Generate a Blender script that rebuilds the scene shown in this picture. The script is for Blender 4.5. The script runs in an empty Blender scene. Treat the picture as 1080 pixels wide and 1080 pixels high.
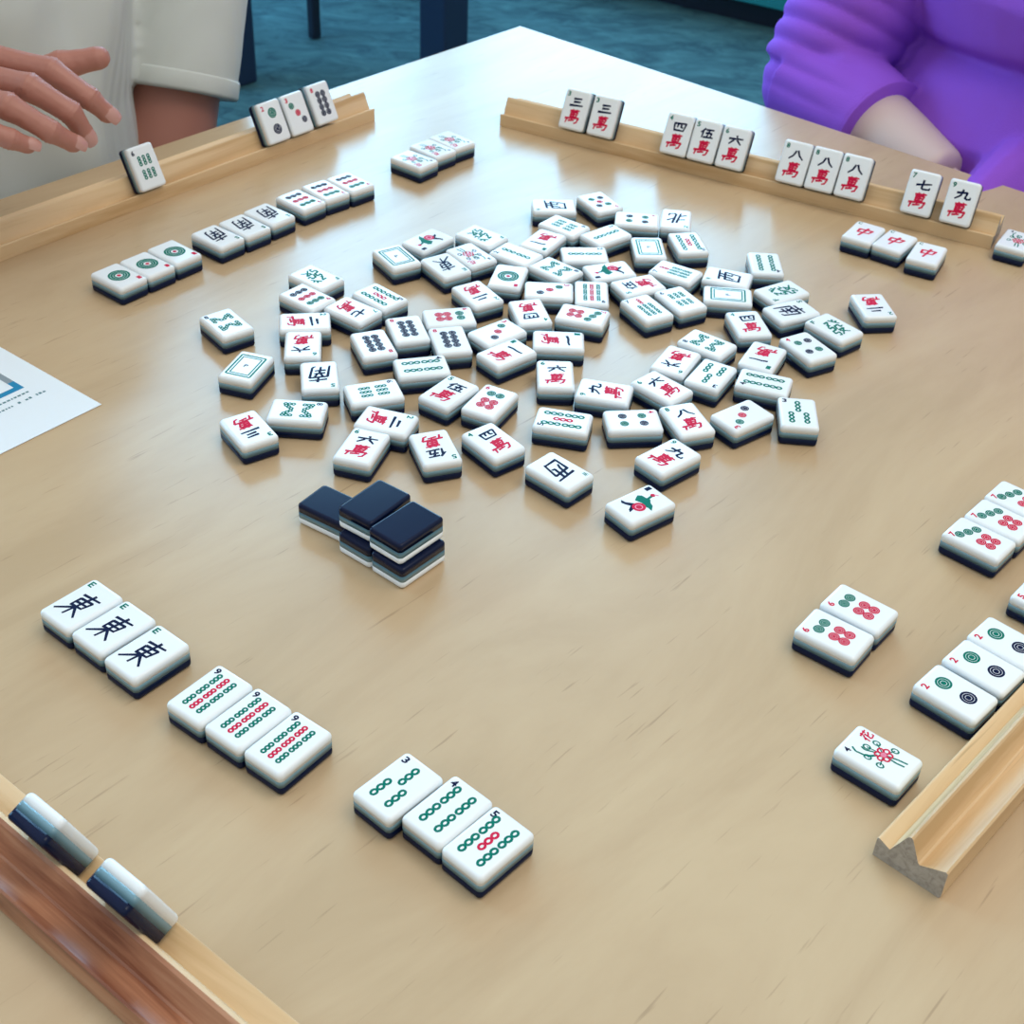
import bpy, bmesh, math, random
from mathutils import Vector, Matrix, noise

random.seed(7)
SC = bpy.context.scene
COL = SC.collection

# ------------------------------------------------------------------ camera
F_PX, PITCH, ROLL, CAM_H, W_RATIO, D_RATIO, CY = [1.46126, 0.64135, 0.04783, 0.47446, 0.69597, 0.3952, -0.19403]
CY *= 100
fwd = Vector((0, math.cos(PITCH), -math.sin(PITCH)))
rgt = Vector((1, 0, 0))
upv = rgt.cross(fwd)
r2 = math.cos(ROLL) * rgt + math.sin(ROLL) * upv
u2 = -math.sin(ROLL) * rgt + math.cos(ROLL) * upv
cam_data = bpy.data.cameras.new('camera')
cam = bpy.data.objects.new('camera', cam_data)
COL.objects.link(cam)
M = Matrix((r2, u2, -fwd)).transposed().to_4x4()
M.translation = Vector((0, 0, CAM_H))
cam.matrix_world = M
cam_data.sensor_width = 36
cam_data.lens = F_PX * 1000 / 1080 * 36
cam_data.shift_y = CY / 1080
cam_data.clip_start = 0.01
SC.camera = cam
cam_data.dof.use_dof = True
cam_data.dof.focus_distance = 0.72
cam_data.dof.aperture_fstop = 26.0

# ------------------------------------------------------------------ world, light, exposure
world = bpy.data.worlds.new('world')
SC.world = world
world.use_nodes = True
bg = world.node_tree.nodes['Background']
bg.inputs[0].default_value = (0.84, 0.92, 0.97, 1)
bg.inputs[1].default_value = 1.0
WN, WL = world.node_tree.nodes, world.node_tree.links
wt = WN.new('ShaderNodeTexCoord'); ws = WN.new('ShaderNodeSeparateXYZ'); wr = WN.new('ShaderNodeValToRGB')
wr.color_ramp.elements[0].position = 0.0; wr.color_ramp.elements[0].color = (0.17, 0.20, 0.22, 1)
wr.color_ramp.elements[1].position = 0.75; wr.color_ramp.elements[1].color = (0.66, 0.70, 0.71, 1)
WL.new(wt.outputs['Generated'], ws.inputs[0]); WL.new(ws.outputs['Z'], wr.inputs[0]); WL.new(wr.outputs[0], bg.inputs[0])


def area(name, loc, target, sx, sy, power, color):
    l = bpy.data.lights.new(name, 'AREA')
    l.shape = 'RECTANGLE'
    l.size, l.size_y = sx, sy
    l.energy, l.color = power, color
    o = bpy.data.objects.new(name, l)
    COL.objects.link(o)
    o.location = loc
    o.rotation_euler = (Vector(target) - Vector(loc)).to_track_quat('-Z', 'Y').to_euler()
    return o


area('ceiling_panel_light', (0.9, 0.5, 2.0), (0.2, 0.7, 0), 1.2, 1.2, 12, (1.0, 0.93, 0.82))
SC.view_settings.view_transform = 'Standard'
SC.view_settings.look = 'None'
SC.view_settings.gamma = 1
SC.view_settings.exposure = 0.30

# ------------------------------------------------------------------ helpers


def mat(name, color, rough=0.5, metal=0.0, spec=0.5, coat=0.0, emit=None, estr=1.0, sss=0.0):
    m = bpy.data.materials.new(name)
    m.use_nodes = True
    b = m.node_tree.nodes['Principled BSDF']
    b.inputs['Base Color'].default_value = (*color, 1)
    b.inputs['Roughness'].default_value = rough
    b.inputs['Metallic'].default_value = metal
    b.inputs['Specular IOR Level'].default_value = spec
    b.inputs['Coat Weight'].default_value = coat
    b.inputs['Coat Roughness'].default_value = 0.06
    if sss:
        b.inputs['Subsurface Weight'].default_value = sss
        b.inputs['Subsurface Radius'].default_value = (0.01, 0.004, 0.002)
        b.inputs['Subsurface Scale'].default_value = 0.5
    if emit:
        b.inputs['Emission Color'].default_value = (*emit, 1)
        b.inputs['Emission Strength'].default_value = estr
    return m


def nodes(m):
    return m.node_tree.nodes, m.node_tree.links, m.node_tree.nodes['Principled BSDF']


def grain(m, c1, c2, scale, stretch, rot=0.0, coord='Object', c3=None, fleck=0.0, bump=0.0, fsc=None, fst=None):
    """wood-like streak colours along local X (after rot)"""
    N, Lk, B = nodes(m)
    tc = N.new('ShaderNodeTexCoord')
    mp = N.new('ShaderNodeMapping')
    mp.vector_type = 'TEXTURE'
    mp.inputs['Rotation'].default_value = (0, 0, rot)
    mp.inputs['Scale'].default_value = (stretch, 1, 1)
    Lk.new(tc.outputs[coord], mp.inputs[0])
    n = N.new('ShaderNodeTexNoise')
    n.inputs['Scale'].default_value = scale
    n.inputs['Detail'].default_value = 6
    n.inputs['Roughness'].default_value = 0.6
    n.inputs['Distortion'].default_value = 0.6
    Lk.new(mp.outputs[0], n.inputs['Vector'])
    cr = N.new('ShaderNodeValToRGB')
    cr.color_ramp.elements[0].position = 0.36
    cr.color_ramp.elements[1].position = 0.66
    cr.color_ramp.elements[0].color = (*c2, 1)
    cr.color_ramp.elements[1].color = (*c1, 1)
    if c3:
        e = cr.color_ramp.elements.new(0.5)
        e.color = (*c3, 1)
    Lk.new(n.outputs['Fac'], cr.inputs[0])
    out = cr.outputs[0]
    if fleck:
        mp2 = N.new('ShaderNodeMapping')
        mp2.vector_type = 'TEXTURE'
        mp2.inputs['Rotation'].default_value = (0, 0, rot)
        mp2.inputs['Scale'].default_value = (fst or stretch * 2.2, 1, 1)
        Lk.new(tc.outputs[coord], mp2.inputs[0])
        n2 = N.new('ShaderNodeTexNoise')
        n2.inputs['Scale'].default_value = fsc or scale * 7
        n2.inputs['Detail'].default_value = 2
        Lk.new(mp2.outputs[0], n2.inputs['Vector'])
        cr2 = N.new('ShaderNodeValToRGB')
        cr2.color_ramp.elements[0].position = 0.68
        cr2.color_ramp.elements[1].position = 0.78
        cr2.color_ramp.elements[0].color = (0, 0, 0, 1)
        cr2.color_ramp.elements[1].color = (fleck, fleck, fleck, 1)
        Lk.new(n2.outputs['Fac'], cr2.inputs[0])
        mx = N.new('ShaderNodeMix')
        mx.data_type = 'RGBA'
        Lk.new(cr2.outputs[0], mx.inputs['Factor'])
        Lk.new(out, mx.inputs['A'])
        mx.inputs['B'].default_value = (c2[0] * 0.5, c2[1] * 0.45, c2[2] * 0.4, 1)
        out = mx.outputs['Result']
    Lk.new(out, B.inputs['Base Color'])
    if bump:
        bp = N.new('ShaderNodeBump')
        bp.inputs['Strength'].default_value = bump
        bp.inputs['Distance'].default_value = 0.001
        Lk.new(n.outputs['Fac'], bp.inputs['Height'])
        Lk.new(bp.outputs[0], B.inputs['Normal'])
    return m


def mesh_obj(name, verts, faces, mats, parent=None, fm=None, smooth=True):
    me = bpy.data.meshes.new(name)
    me.from_pydata([tuple(v) for v in verts], [], faces)
    for m in (mats if isinstance(mats, (list, tuple)) else [mats]):
        me.materials.append(m)
    if fm:
        for p, i in zip(me.polygons, fm):
            p.material_index = i
    if smooth:
        for p in me.polygons:
            p.use_smooth = True
    me.update()
    o = bpy.data.objects.new(name, me)
    COL.objects.link(o)
    if parent:
        o.parent = parent
    return o


def tag(o, label=None, cat=None, group=None, kind=None):
    if label: o['label'] = label
    if cat: o['category'] = cat
    if group: o['group'] = group
    if kind: o['kind'] = kind
    return o


def empty(name, loc, rotz=0):
    o = bpy.data.objects.new(name, None)
    o.empty_display_size = 0.02
    COL.objects.link(o)
    o.location = loc
    o.rotation_euler = (0, 0, rotz)
    return o


def box_data(x0, x1, y0, y1, z0, z1, bev=0.0, seg=2):
    bm = bmesh.new()
    bmesh.ops.create_cube(bm, size=1)
    for v in bm.verts:
        v.co = Vector(((x0 + x1) / 2 + v.co.x * (x1 - x0), (y0 + y1) / 2 + v.co.y * (y1 - y0), (z0 + z1) / 2 + v.co.z * (z1 - z0)))
    if bev:
        bmesh.ops.bevel(bm, geom=bm.edges[:], offset=bev, segments=seg, affect='EDGES', profile=0.5)
    vs = [v.co.copy() for v in bm.verts]
    bm.verts.index_update()
    fs = [[v.index for v in f.verts] for f in bm.faces]
    bm.free()
    return vs, fs


def box(name, x0, x1, y0, y1, z0, z1, m, bev=0.0, parent=None):
    v, f = box_data(x0, x1, y0, y1, z0, z1, bev)
    return mesh_obj(name, v, f, m, parent, smooth=False)


# ------------------------------------------------------------------ materials
M_table = mat('maple_laminate', (0.6, 0.45, 0.28), rough=0.26, spec=0.5)
grain(M_table, (0.585, 0.425, 0.255), (0.505, 0.355, 0.205), 14, 4, rot=math.radians(50), c3=(0.55, 0.392, 0.232), fleck=0.42, fsc=430, fst=15)
M_edge = mat('table_edge_band', (0.55, 0.42, 0.28), rough=0.4)
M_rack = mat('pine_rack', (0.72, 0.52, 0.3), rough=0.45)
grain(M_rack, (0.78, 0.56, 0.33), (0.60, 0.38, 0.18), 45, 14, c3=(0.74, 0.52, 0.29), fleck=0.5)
M_rack_red = mat('reddish_pine_rack', (0.5, 0.25, 0.14), rough=0.35)
grain(M_rack_red, (0.62, 0.34, 0.20), (0.22, 0.07, 0.035), 55, 8, c3=(0.44, 0.19, 0.10), fleck=0.3)
M_end = mat('end_grain', (0.42, 0.36, 0.3), rough=0.7)
grain(M_end, (0.46, 0.41, 0.35), (0.30, 0.26, 0.22), 300, 1, c3=(0.4, 0.35, 0.29))
M_white = mat('white_resin', (0.86, 0.89, 0.90), rough=0.16, spec=0.5)
M_mid = mat('grey_teal_resin', (0.12, 0.25, 0.30), rough=0.2, spec=0.4)
M_back = mat('navy_resin', (0.003, 0.008, 0.034), rough=0.16, spec=0.18)
M_navy = mat('navy_ink', (0.003, 0.008, 0.045), rough=0.6, spec=0.1)
M_red = mat('red_ink', (0.62, 0.012, 0.06), rough=0.6, spec=0.1)
M_green = mat('green_ink', (0.0, 0.17, 0.12), rough=0.6, spec=0.1)
M_pink = mat('pink_ink', (0.75, 0.2, 0.3), rough=0.4)
M_floor = mat('teal_carpet', (0.02, 0.1, 0.14), rough=0.95, spec=0.1)
M_paper = mat('paper', (0.80, 0.84, 0.86), rough=0.6)
M_blue = mat('blue_print', (0.0, 0.22, 0.42), rough=0.5)
M_greyprint = mat('grey_print', (0.25, 0.3, 0.33), rough=0.5)
M_print = mat('text_print', (0.08, 0.2, 0.22), rough=0.5)
M_post = mat('navy_metal', (0.012, 0.03, 0.075), rough=0.4)
M_black = mat('black_metal', (0.008, 0.014, 0.03), rough=0.4)
M_teal = mat('teal_laminate', (0.02, 0.28, 0.33), rough=0.35)
M_wall = mat('wall_paint', (0.35, 0.38, 0.4), rough=0.9)
M_frame = mat('window_frame_paint', (0.3, 0.32, 0.34), rough=0.5)
M_pane = mat('daylight_pane', (0.6, 0.7, 0.8), rough=0.3, emit=(0.32, 0.68, 1.0), estr=7.5)
M_skin = mat('skin', (0.44, 0.18, 0.13), rough=0.5, sss=0.0)
M_skin_pale = mat('pale_skin', (0.66, 0.51, 0.47), rough=0.45)
M_nail = mat('fingernail', (0.56, 0.29, 0.24), rough=0.22)
M_shirt = mat('white_knit', (0.62, 0.64, 0.60), rough=0.85, spec=0.2)
M_purple = mat('purple_jersey', (0.29, 0.09, 0.62), rough=0.85, spec=0.2)
M_trouser = mat('dark_trousers', (0.02, 0.04, 0.09), rough=0.8)
M_hair = mat('dark_hair', (0.02, 0.015, 0.012), rough=0.5)
M_hair2 = mat('grey_hair', (0.3, 0.28, 0.26), rough=0.5)

# the middle resin layer is clear on top of dark: its tint deepens towards the back layer
N, Lk, B = nodes(M_mid)
tc = N.new('ShaderNodeTexCoord'); sx = N.new('ShaderNodeSeparateXYZ'); mr = N.new('ShaderNodeMapRange')
mr.inputs['From Min'].default_value = 0.0052; mr.inputs['From Max'].default_value = 0.0088
cr = N.new('ShaderNodeValToRGB')
cr.color_ramp.elements[0].color = (0.06, 0.15, 0.20, 1); cr.color_ramp.elements[1].color = (0.22, 0.36, 0.41, 1)
Lk.new(tc.outputs['Object'], sx.inputs[0]); Lk.new(sx.outputs['Z'], mr.inputs['Value']); Lk.new(mr.outputs[0], cr.inputs[0]); Lk.new(cr.outputs[0], B.inputs['Base Color'])

# carpet mottling
N, Lk, B = nodes(M_floor)
tc = N.new('ShaderNodeTexCoord')
mp = N.new('ShaderNodeMapping'); mp.inputs['Scale'].default_value = (1.6, 3.2, 1)
mp.inputs['Rotation'].default_value = (0, 0, 0.4)
n = N.new('ShaderNodeTexNoise'); n.inputs['Scale'].default_value = 5; n.inputs['Detail'].default_value = 9; n.inputs['Roughness'].default_value = 0.7
n.inputs['Distortion'].default_value = 1.2
cr = N.new('ShaderNodeValToRGB')
cr.color_ramp.elements[0].position = 0.3; cr.color_ramp.elements[0].color = (0.020, 0.056, 0.078, 1)
cr.color_ramp.elements[1].position = 0.75; cr.color_ramp.elements[1].color = (0.080, 0.20, 0.22, 1)
Lk.new(tc.outputs['Object'], mp.inputs[0]); Lk.new(mp.outputs[0], n.inputs['Vector'])
Lk.new(n.outputs['Fac'], cr.inputs[0]); Lk.new(cr.outputs[0], B.inputs['Base Color'])

# fabric ribs for the knit shirt
def fabric(m, scale, strength, wave=None):
    N, Lk, B = nodes(m)
    tc = N.new('ShaderNodeTexCoord')
    if wave:
        w = N.new('ShaderNodeTexWave'); w.inputs['Scale'].default_value = wave; w.inputs['Distortion'].default_value = 0.6
        w.bands_direction = 'X'
        mpw = N.new('ShaderNodeMapping'); mpw.inputs['Rotation'].default_value = (0, 0, 0.87)
        Lk.new(tc.outputs['Object'], mpw.inputs[0]); Lk.new(mpw.outputs[0], w.inputs['Vector'])
        src = w.outputs['Fac']
    else:
        w = N.new('ShaderNodeTexNoise'); w.inputs['Scale'].default_value = scale; w.inputs['Detail'].default_value = 3
        Lk.new(tc.outputs['Object'], w.inputs['Vector']); src = w.outputs['Fac']
    bp = N.new('ShaderNodeBump'); bp.inputs['Strength'].default_value = strength; bp.inputs['Distance'].default_value = 0.002
    Lk.new(src, bp.inputs['Height']); Lk.new(bp.outputs[0], B.inputs['Normal'])


fabric(M_shirt, 0, 0.35, wave=26)
fabric(M_purple, 900, 0.25)

# ------------------------------------------------------------------ room
FL = -0.72
v, f = box_data(-4, 4, -1.5, 5.3, FL - 0.02, FL)
tag(mesh_obj('floor', v, f, M_floor, smooth=False), kind='structure')


def wall_with_window(name, wname, length, height, openings, m4):
    """wall in local XZ plane, openings (x0,x1,z0,z1)"""
    xs = sorted({0, length} | {o[0] for o in openings} | {o[1] for o in openings})
    zs = sorted({0, height} | {o[2] for o in openings} | {o[3] for o in openings})
    V, Fc = [], []
    for i in range(len(xs) - 1):
        for j in range(len(zs) - 1):
            cx, cz = (xs[i] + xs[i + 1]) / 2, (zs[j] + zs[j + 1]) / 2
            if any(o[0] < cx < o[1] and o[2] < cz < o[3] for o in openings):
                continue
            bv, bf = box_data(xs[i], xs[i + 1], 0, 0.12, zs[j], zs[j + 1])
            k = len(V); V += bv; Fc += [[a + k for a in q] for q in bf]
    w = tag(mesh_obj(name, V, Fc, M_wall, smooth=False), kind='structure')
    w.matrix_world = m4
    for n_, o in zip(wname, openings):
        V, Fc = [], []
        x0, x1, z0, z1 = o
        t = 0.06
        parts = [(x0, x1, z0, z0 + t), (x0, x1, z1 - t, z1), (x0, x0 + t, z0, z1), (x1 - t, x1, z0, z1)]
        for p in parts:
            bv, bf = box_data(p[0], p[1], 0.02, 0.09, p[2], p[3])
            k = len(V); V += bv; Fc += [[a + k for a in q] for q in bf]
        fr = tag(mesh_obj(n_, V, Fc, M_frame, smooth=False), kind='structure')
        fr.matrix_world = m4
        bv, bf = box_data(x0, x1, 0.05, 0.06, z0, z1)
        mesh_obj('pane', bv, bf, M_pane, parent=fr, smooth=False)


wall_with_window('wall_back', ['window_1', 'window_2'], 8, 4.6, [(1.9, 3.6, 1.0, 4.1), (3.70, 5.0, 1.0, 4.1)],
                 Matrix.Translation((-4, 5.2, FL)))
wall_with_window('wall_left', ['window_3'], 5.0, 3.4, [(1.4, 3.6, 1.0, 2.9)],
                 Matrix.Translation((-3.2, 0.2, FL)) @ Matrix.Rotation(math.radians(90), 4, 'Z'))

# teal storage bench beyond the table
st = empty('storage_bench', (1.524, 3.148, FL), math.radians(-31.6))
box('body', -2.0, 0.9, 0.0, 0.55, 0.06, 0.30, M_teal, 0.004, st)
box('kick_board', -1.98, 0.88, 0.04, 0.52, 0.0, 0.06, M_black, 0.0, st)
tag(st, 'low teal storage bench on the carpet behind the person in purple', 'bench')

# table in the background: two thick navy legs show
bt = empty('side_table', (-0.55, 3.55, FL), math.radians(50))
box('tabletop', -0.40, 0.42, -0.38, 0.42, 0.70, 0.73, M_teal, 0.004, bt)
def post(x, y, parent, s=0.042, h=0.70, m=None, nm='leg'):
    box(nm, x - s, x + s, y - s, y + s, 0.0, h, m or M_post, 0.006, parent)
C50, S50 = math.cos(math.radians(50)), math.sin(math.radians(50))
def to_local(x, y, ox=-0.55, oy=3.55):
    dx, dy = x - ox, y - oy
    return dx * C50 + dy * S50, -dx * S50 + dy * C50
for (x, y) in ((-0.215, 3.30), (-0.70, 3.16), (-0.36, 3.93), (-0.86, 3.72)):
    lx, ly = to_local(x, y)
    post(lx, ly, bt)
tag(bt, 'table with thick navy legs and one thin leg on the carpet beyond the maple table', 'table')
lx, ly = to_local(-0.554, 3.486)
post(lx, ly, bt, s=0.013, h=0.70, m=M_black, nm='support_leg')

# ------------------------------------------------------------------ mahjong table
TA = Vector((-0.015, 1.453, 0))
eL = Vector((-0.643, -0.766, 0)); eR = Vector((0.766, -0.643, 0))
TS = 1.28
tb = empty('mahjong_table', (TA.x, TA.y, FL))
def tpt(a, b, z): return TA + eL * a + eR * b + Vector((0, 0, z))
c4 = [(0, 0), (TS, 0), (TS, TS), (0, TS)]
V = []
for z in (-0.026, -0.0015, 0):
    ins = 0.0015 if z == 0 else 0
    for a, b in c4:
        a2 = min(max(a, ins), TS - ins); b2 = min(max(b, ins), TS - ins)
        V.append(tpt(a2, b2, z) - Vector((TA.x, TA.y, FL)))
Fc = [[3, 2, 1, 0], [8, 9, 10, 11]]
fm = [1, 0]
for k in range(2):
    for i in range(4):
        j = (i + 1) % 4
        Fc.append([4 * k + i, 4 * k + j, 4 * k + 4 + j, 4 * k + 4 + i]); fm.append(1)
mesh_obj('tabletop', V, Fc, [M_table, M_edge], tb, fm, smooth=False)
for a, b in ((0.1, 0.1), (TS - 0.1, 0.1), (TS - .1, TS - .1), (0.1, TS - .1)):
    p = tpt(a, b, 0) - Vector((TA.x, TA.y, 0))
    post(p.x, p.y, tb, s=0.03, h=0.72 - 0.026)
tag(tb, 'large square pale maple table covered with mahjong tiles and racks', 'table')

# ------------------------------------------------------------------ tiles
H = 0.034
W = H * W_RATIO - 0.0002
H_ = H - 0.0002
D = H * D_RATIO
Z1, Z2 = 0.0050, 0.0088


def rrect(w, h, r, n=5):
    pts = []
    for cx, cy, a0 in ((w / 2 - r, h / 2 - r, 0), (-w / 2 + r, h / 2 - r, 90), (-w / 2 + r, -h / 2 + r, 180), (w / 2 - r, -h / 2 + r, 270)):
        for k in range(n + 1):
            a = math.radians(a0 + 90 * k / n)
            pts.append((cx + r * math.cos(a), cy + r * math.sin(a)))
    return pts


def slab(rings):
    """rings: list of (inset, z); returns verts, faces closed with n-gon caps"""
    V, Fc = [], []
    n = None
    for ins, z in rings:
        p = rrect(W - 2 * ins, H_ - 2 * ins, max(0.0024 - ins * 0.55, 0.0006))
        n = len(p)
        V += [Vector((x, y, z)) for x, y in p]
    Fc.append(list(range(n))[::-1])
    for k in range(len(rings) - 1):
        for i in range(n):
            j = (i + 1) % n
            Fc.append([k * n + i, k * n + j, (k + 1) * n + j, (k + 1) * n + i])
    Fc.append([(len(rings) - 1) * n + i for i in range(n)])
    return V, Fc


def fillet(z_edge, R, up, n=5):
    out = []
    for k in range(n + 1):
        a = math.pi / 2 * k / n
        out.append((R * (1 - math.cos(a)), z_edge + (-R + R * math.sin(a)) * (1 if up else -1)))
    return out


back_rings = [(i, z) for i, z in fillet(0, 0.0016, False)][::-1] + [(0, Z1)]
mid_rings = [(0, Z1), (0, Z2)]
face_rings = [(0, Z2)] + fillet(D, 0.0021, True)


def text_mesh(body, offset=0.0):
    cu = bpy.data.curves.new('t', 'FONT')
    cu.body = body
    cu.offset = offset
    cu.resolution_u = 2
    cu.size = 1
    o = bpy.data.objects.new('t', cu)
    COL.objects.link(o)
    dg = bpy.context.evaluated_depsgraph_get()
    me = o.evaluated_get(dg).to_mesh()
    vs = [v.co.copy() for v in me.vertices]
    fs = [list(p.vertices) for p in me.polygons]
    o.evaluated_get(dg).to_mesh_clear()
    bpy.data.objects.remove(o)
    bpy.data.curves.remove(cu)
    x0, x1 = min(v.x for v in vs), max(v.x for v in vs)
    y0, y1 = min(v.y for v in vs), max(v.y for v in vs)
    return [((v.x - (x0 + x1) / 2) / max(x1 - x0, .02), (v.y - (y0 + y1) / 2) / max(y1 - y0, .02)) for v in vs], fs, (x1 - x0, y1 - y0)


TXT = {}
MM = 0.001
INK = {'n': 1, 'r': 2, 'g': 3, 'k': 4}
MATS_FACE = [M_white, M_navy, M_red, M_green, M_pink]


BRUSH = {
    '一': [[(0, 2), (3, 6), (7, 4), (10, 7)]],
    '二': [[(2.2, 8.5), (7.8, 9.2)], [(0, 1), (10, 2)]],
    '三': [[(2, 9.2), (8, 9.8)], [(2.6, 5.2), (7.6, 5.8)], [(0, .6), (10, 1.2)]],
    '四': [[(.8, 8.6), (1.6, .8)], [(.8, 8.6), (9.4, 9.2), (8.6, .8)], [(1.6, 1), (8.6, 1)], [(3.8, 8.6), (3.4, 4.4)], [(6, 8.8), (6.2, 4.8), (7.6, 4.4)]],
    '伍': [[(3, 10), (.4, 5.6)], [(1.9, 7.4), (1.9, 0)], [(4, 9), (9.4, 9.4)], [(6.4, 9), (5.4, 1)], [(4.2, 5.4), (8.4, 5.6), (8, 1)], [(3.2, .6), (10, .8)]],
    '六': [[(5, 10), (5.6, 8.2)], [(0, 6.2), (10, 7)], [(3.6, 5), (.8, .4)], [(6.2, 5), (9.4, .6)]],
    '七': [[(.2, 4.6), (9.8, 7)], [(4.2, 10), (4.2, 1.6), (5.4, .6), (9.4, 1), (9.4, 2.6)]],
    '八': [[(3.8, 9), (2.8, 4), (.2, .2)], [(5.2, 9.6), (7, 4.4), (10, .4)]],
    '九': [[(3.8, 10), (3.4, 4), (.2, 0)], [(.4, 6.4), (7, 7.4), (6.6, 1.6), (8, .6), (10, 1), (9.8, 3)]],
    '萬': [[(1.6, 9), (8.4, 9.4)], [(3.6, 10), (3.6, 8.2)], [(6.4, 10), (6.4, 8.2)], [(2.6, 7.8), (2.8, 4.8)], [(2.6, 7.8), (7.6, 8), (7.2, 4.8)],
          [(2.8, 6.3), (7.4, 6.4)], [(2.8, 4.8), (7.4, 4.9)], [(5, 7.9), (5, 1.8)], [(-.4, 3.2), (9.6, 4), (9, .6), (7.4, 0)], [(1.2, 3.6), (1, 0)], [(2.8, 1.6), (6.8, 2.2)]],
    '中': [[(1.4, 7.6), (2, 4)], [(1.4, 7.6), (8.8, 8.2), (8, 4.2)], [(2, 4.2), (8.2, 4.4)], [(5.2, 10), (4.8, 0)]],
    '北': [[(0, 6.2), (3.6, 6.8)], [(3.8, 9.6), (3.6, .4)], [(0, 2), (3.8, 3.4)], [(9.6, 7.4), (6.4, 5.2)], [(6, 10), (6, 1.6), (7, .6), (10, 1), (10, 2.8)]],
    '東': [[(1, 8.6), (9, 9)], [(2.2, 7), (2.5, 3.8)], [(2.2, 7.1), (8, 7.4), (7.6, 4)], [(2.5, 5.5), (7.8, 5.7)], [(2.5, 3.9), (7.8, 4.1)], [(5.2, 10), (5, 0)], [(4.8, 3.6), (0, .2)], [(5.4, 3.6), (10, .4)]],
    '南': [[(1, 8.6), (9, 9)], [(5, 10), (5, 7)], [(.8, 6.8), (1, 0)], [(.8, 6.8), (9.2, 7.2), (9, .6), (7.8, 0)], [(3.4, 6.2), (4.2, 5)], [(6.8, 6.4), (6, 5)], [(2.6, 4.4), (7.4, 4.6)], [(2.6, 2.6), (7.4, 2.8)], [(5, 5), (5, .4)]],
    '西': [[(0, 9), (10, 9.4)], [(1, 6.6), (1.6, .6)], [(1, 6.6), (9, 7), (8.4, .6)], [(1.6, 1), (8.4, 1)], [(3.8, 9), (3.6, 5), (2.8, 3.2)], [(6.2, 9.2), (6.2, 4.2), (7.6, 4)]],
    '發': [[(1.6, 9.4), (4.2, 9.6), (1, 6.2)], [(2, 8), (3.2, 7)], [(5.6, 10), (9.4, 6.2)], [(8.2, 9.6), (6.8, 8.4)], [(9.4, 8.2), (7.8, 7.4)],
          [(1, 5.6), (3.6, 5.8), (3.4, 3.8), (1, 3.6), (.8, 2), (3.6, 2), (3.2, 0), (2, .4)], [(5.2, 5.8), (4.6, 3.8)], [(5.2, 5.8), (7.6, 6), (7.8, 4.2), (9.6, 4.6)], [(4.8, 3), (8.4, 3.2), (4.6, 0)], [(5.2, 2.4), (9.6, 0)]],
    '花': [[(1, 8.6), (9, 9)], [(3.4, 10), (3.4, 7.6)], [(6.6, 10), (6.6, 7.6)], [(3.4, 7), (.4, 3.4)], [(2, 5), (2, 0)], [(9, 6), (5.4, 3.6)], [(5.2, 7), (5.2, 1.2), (6.4, .4), (9.6, .8), (9.6, 2.4)]],
}


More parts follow.
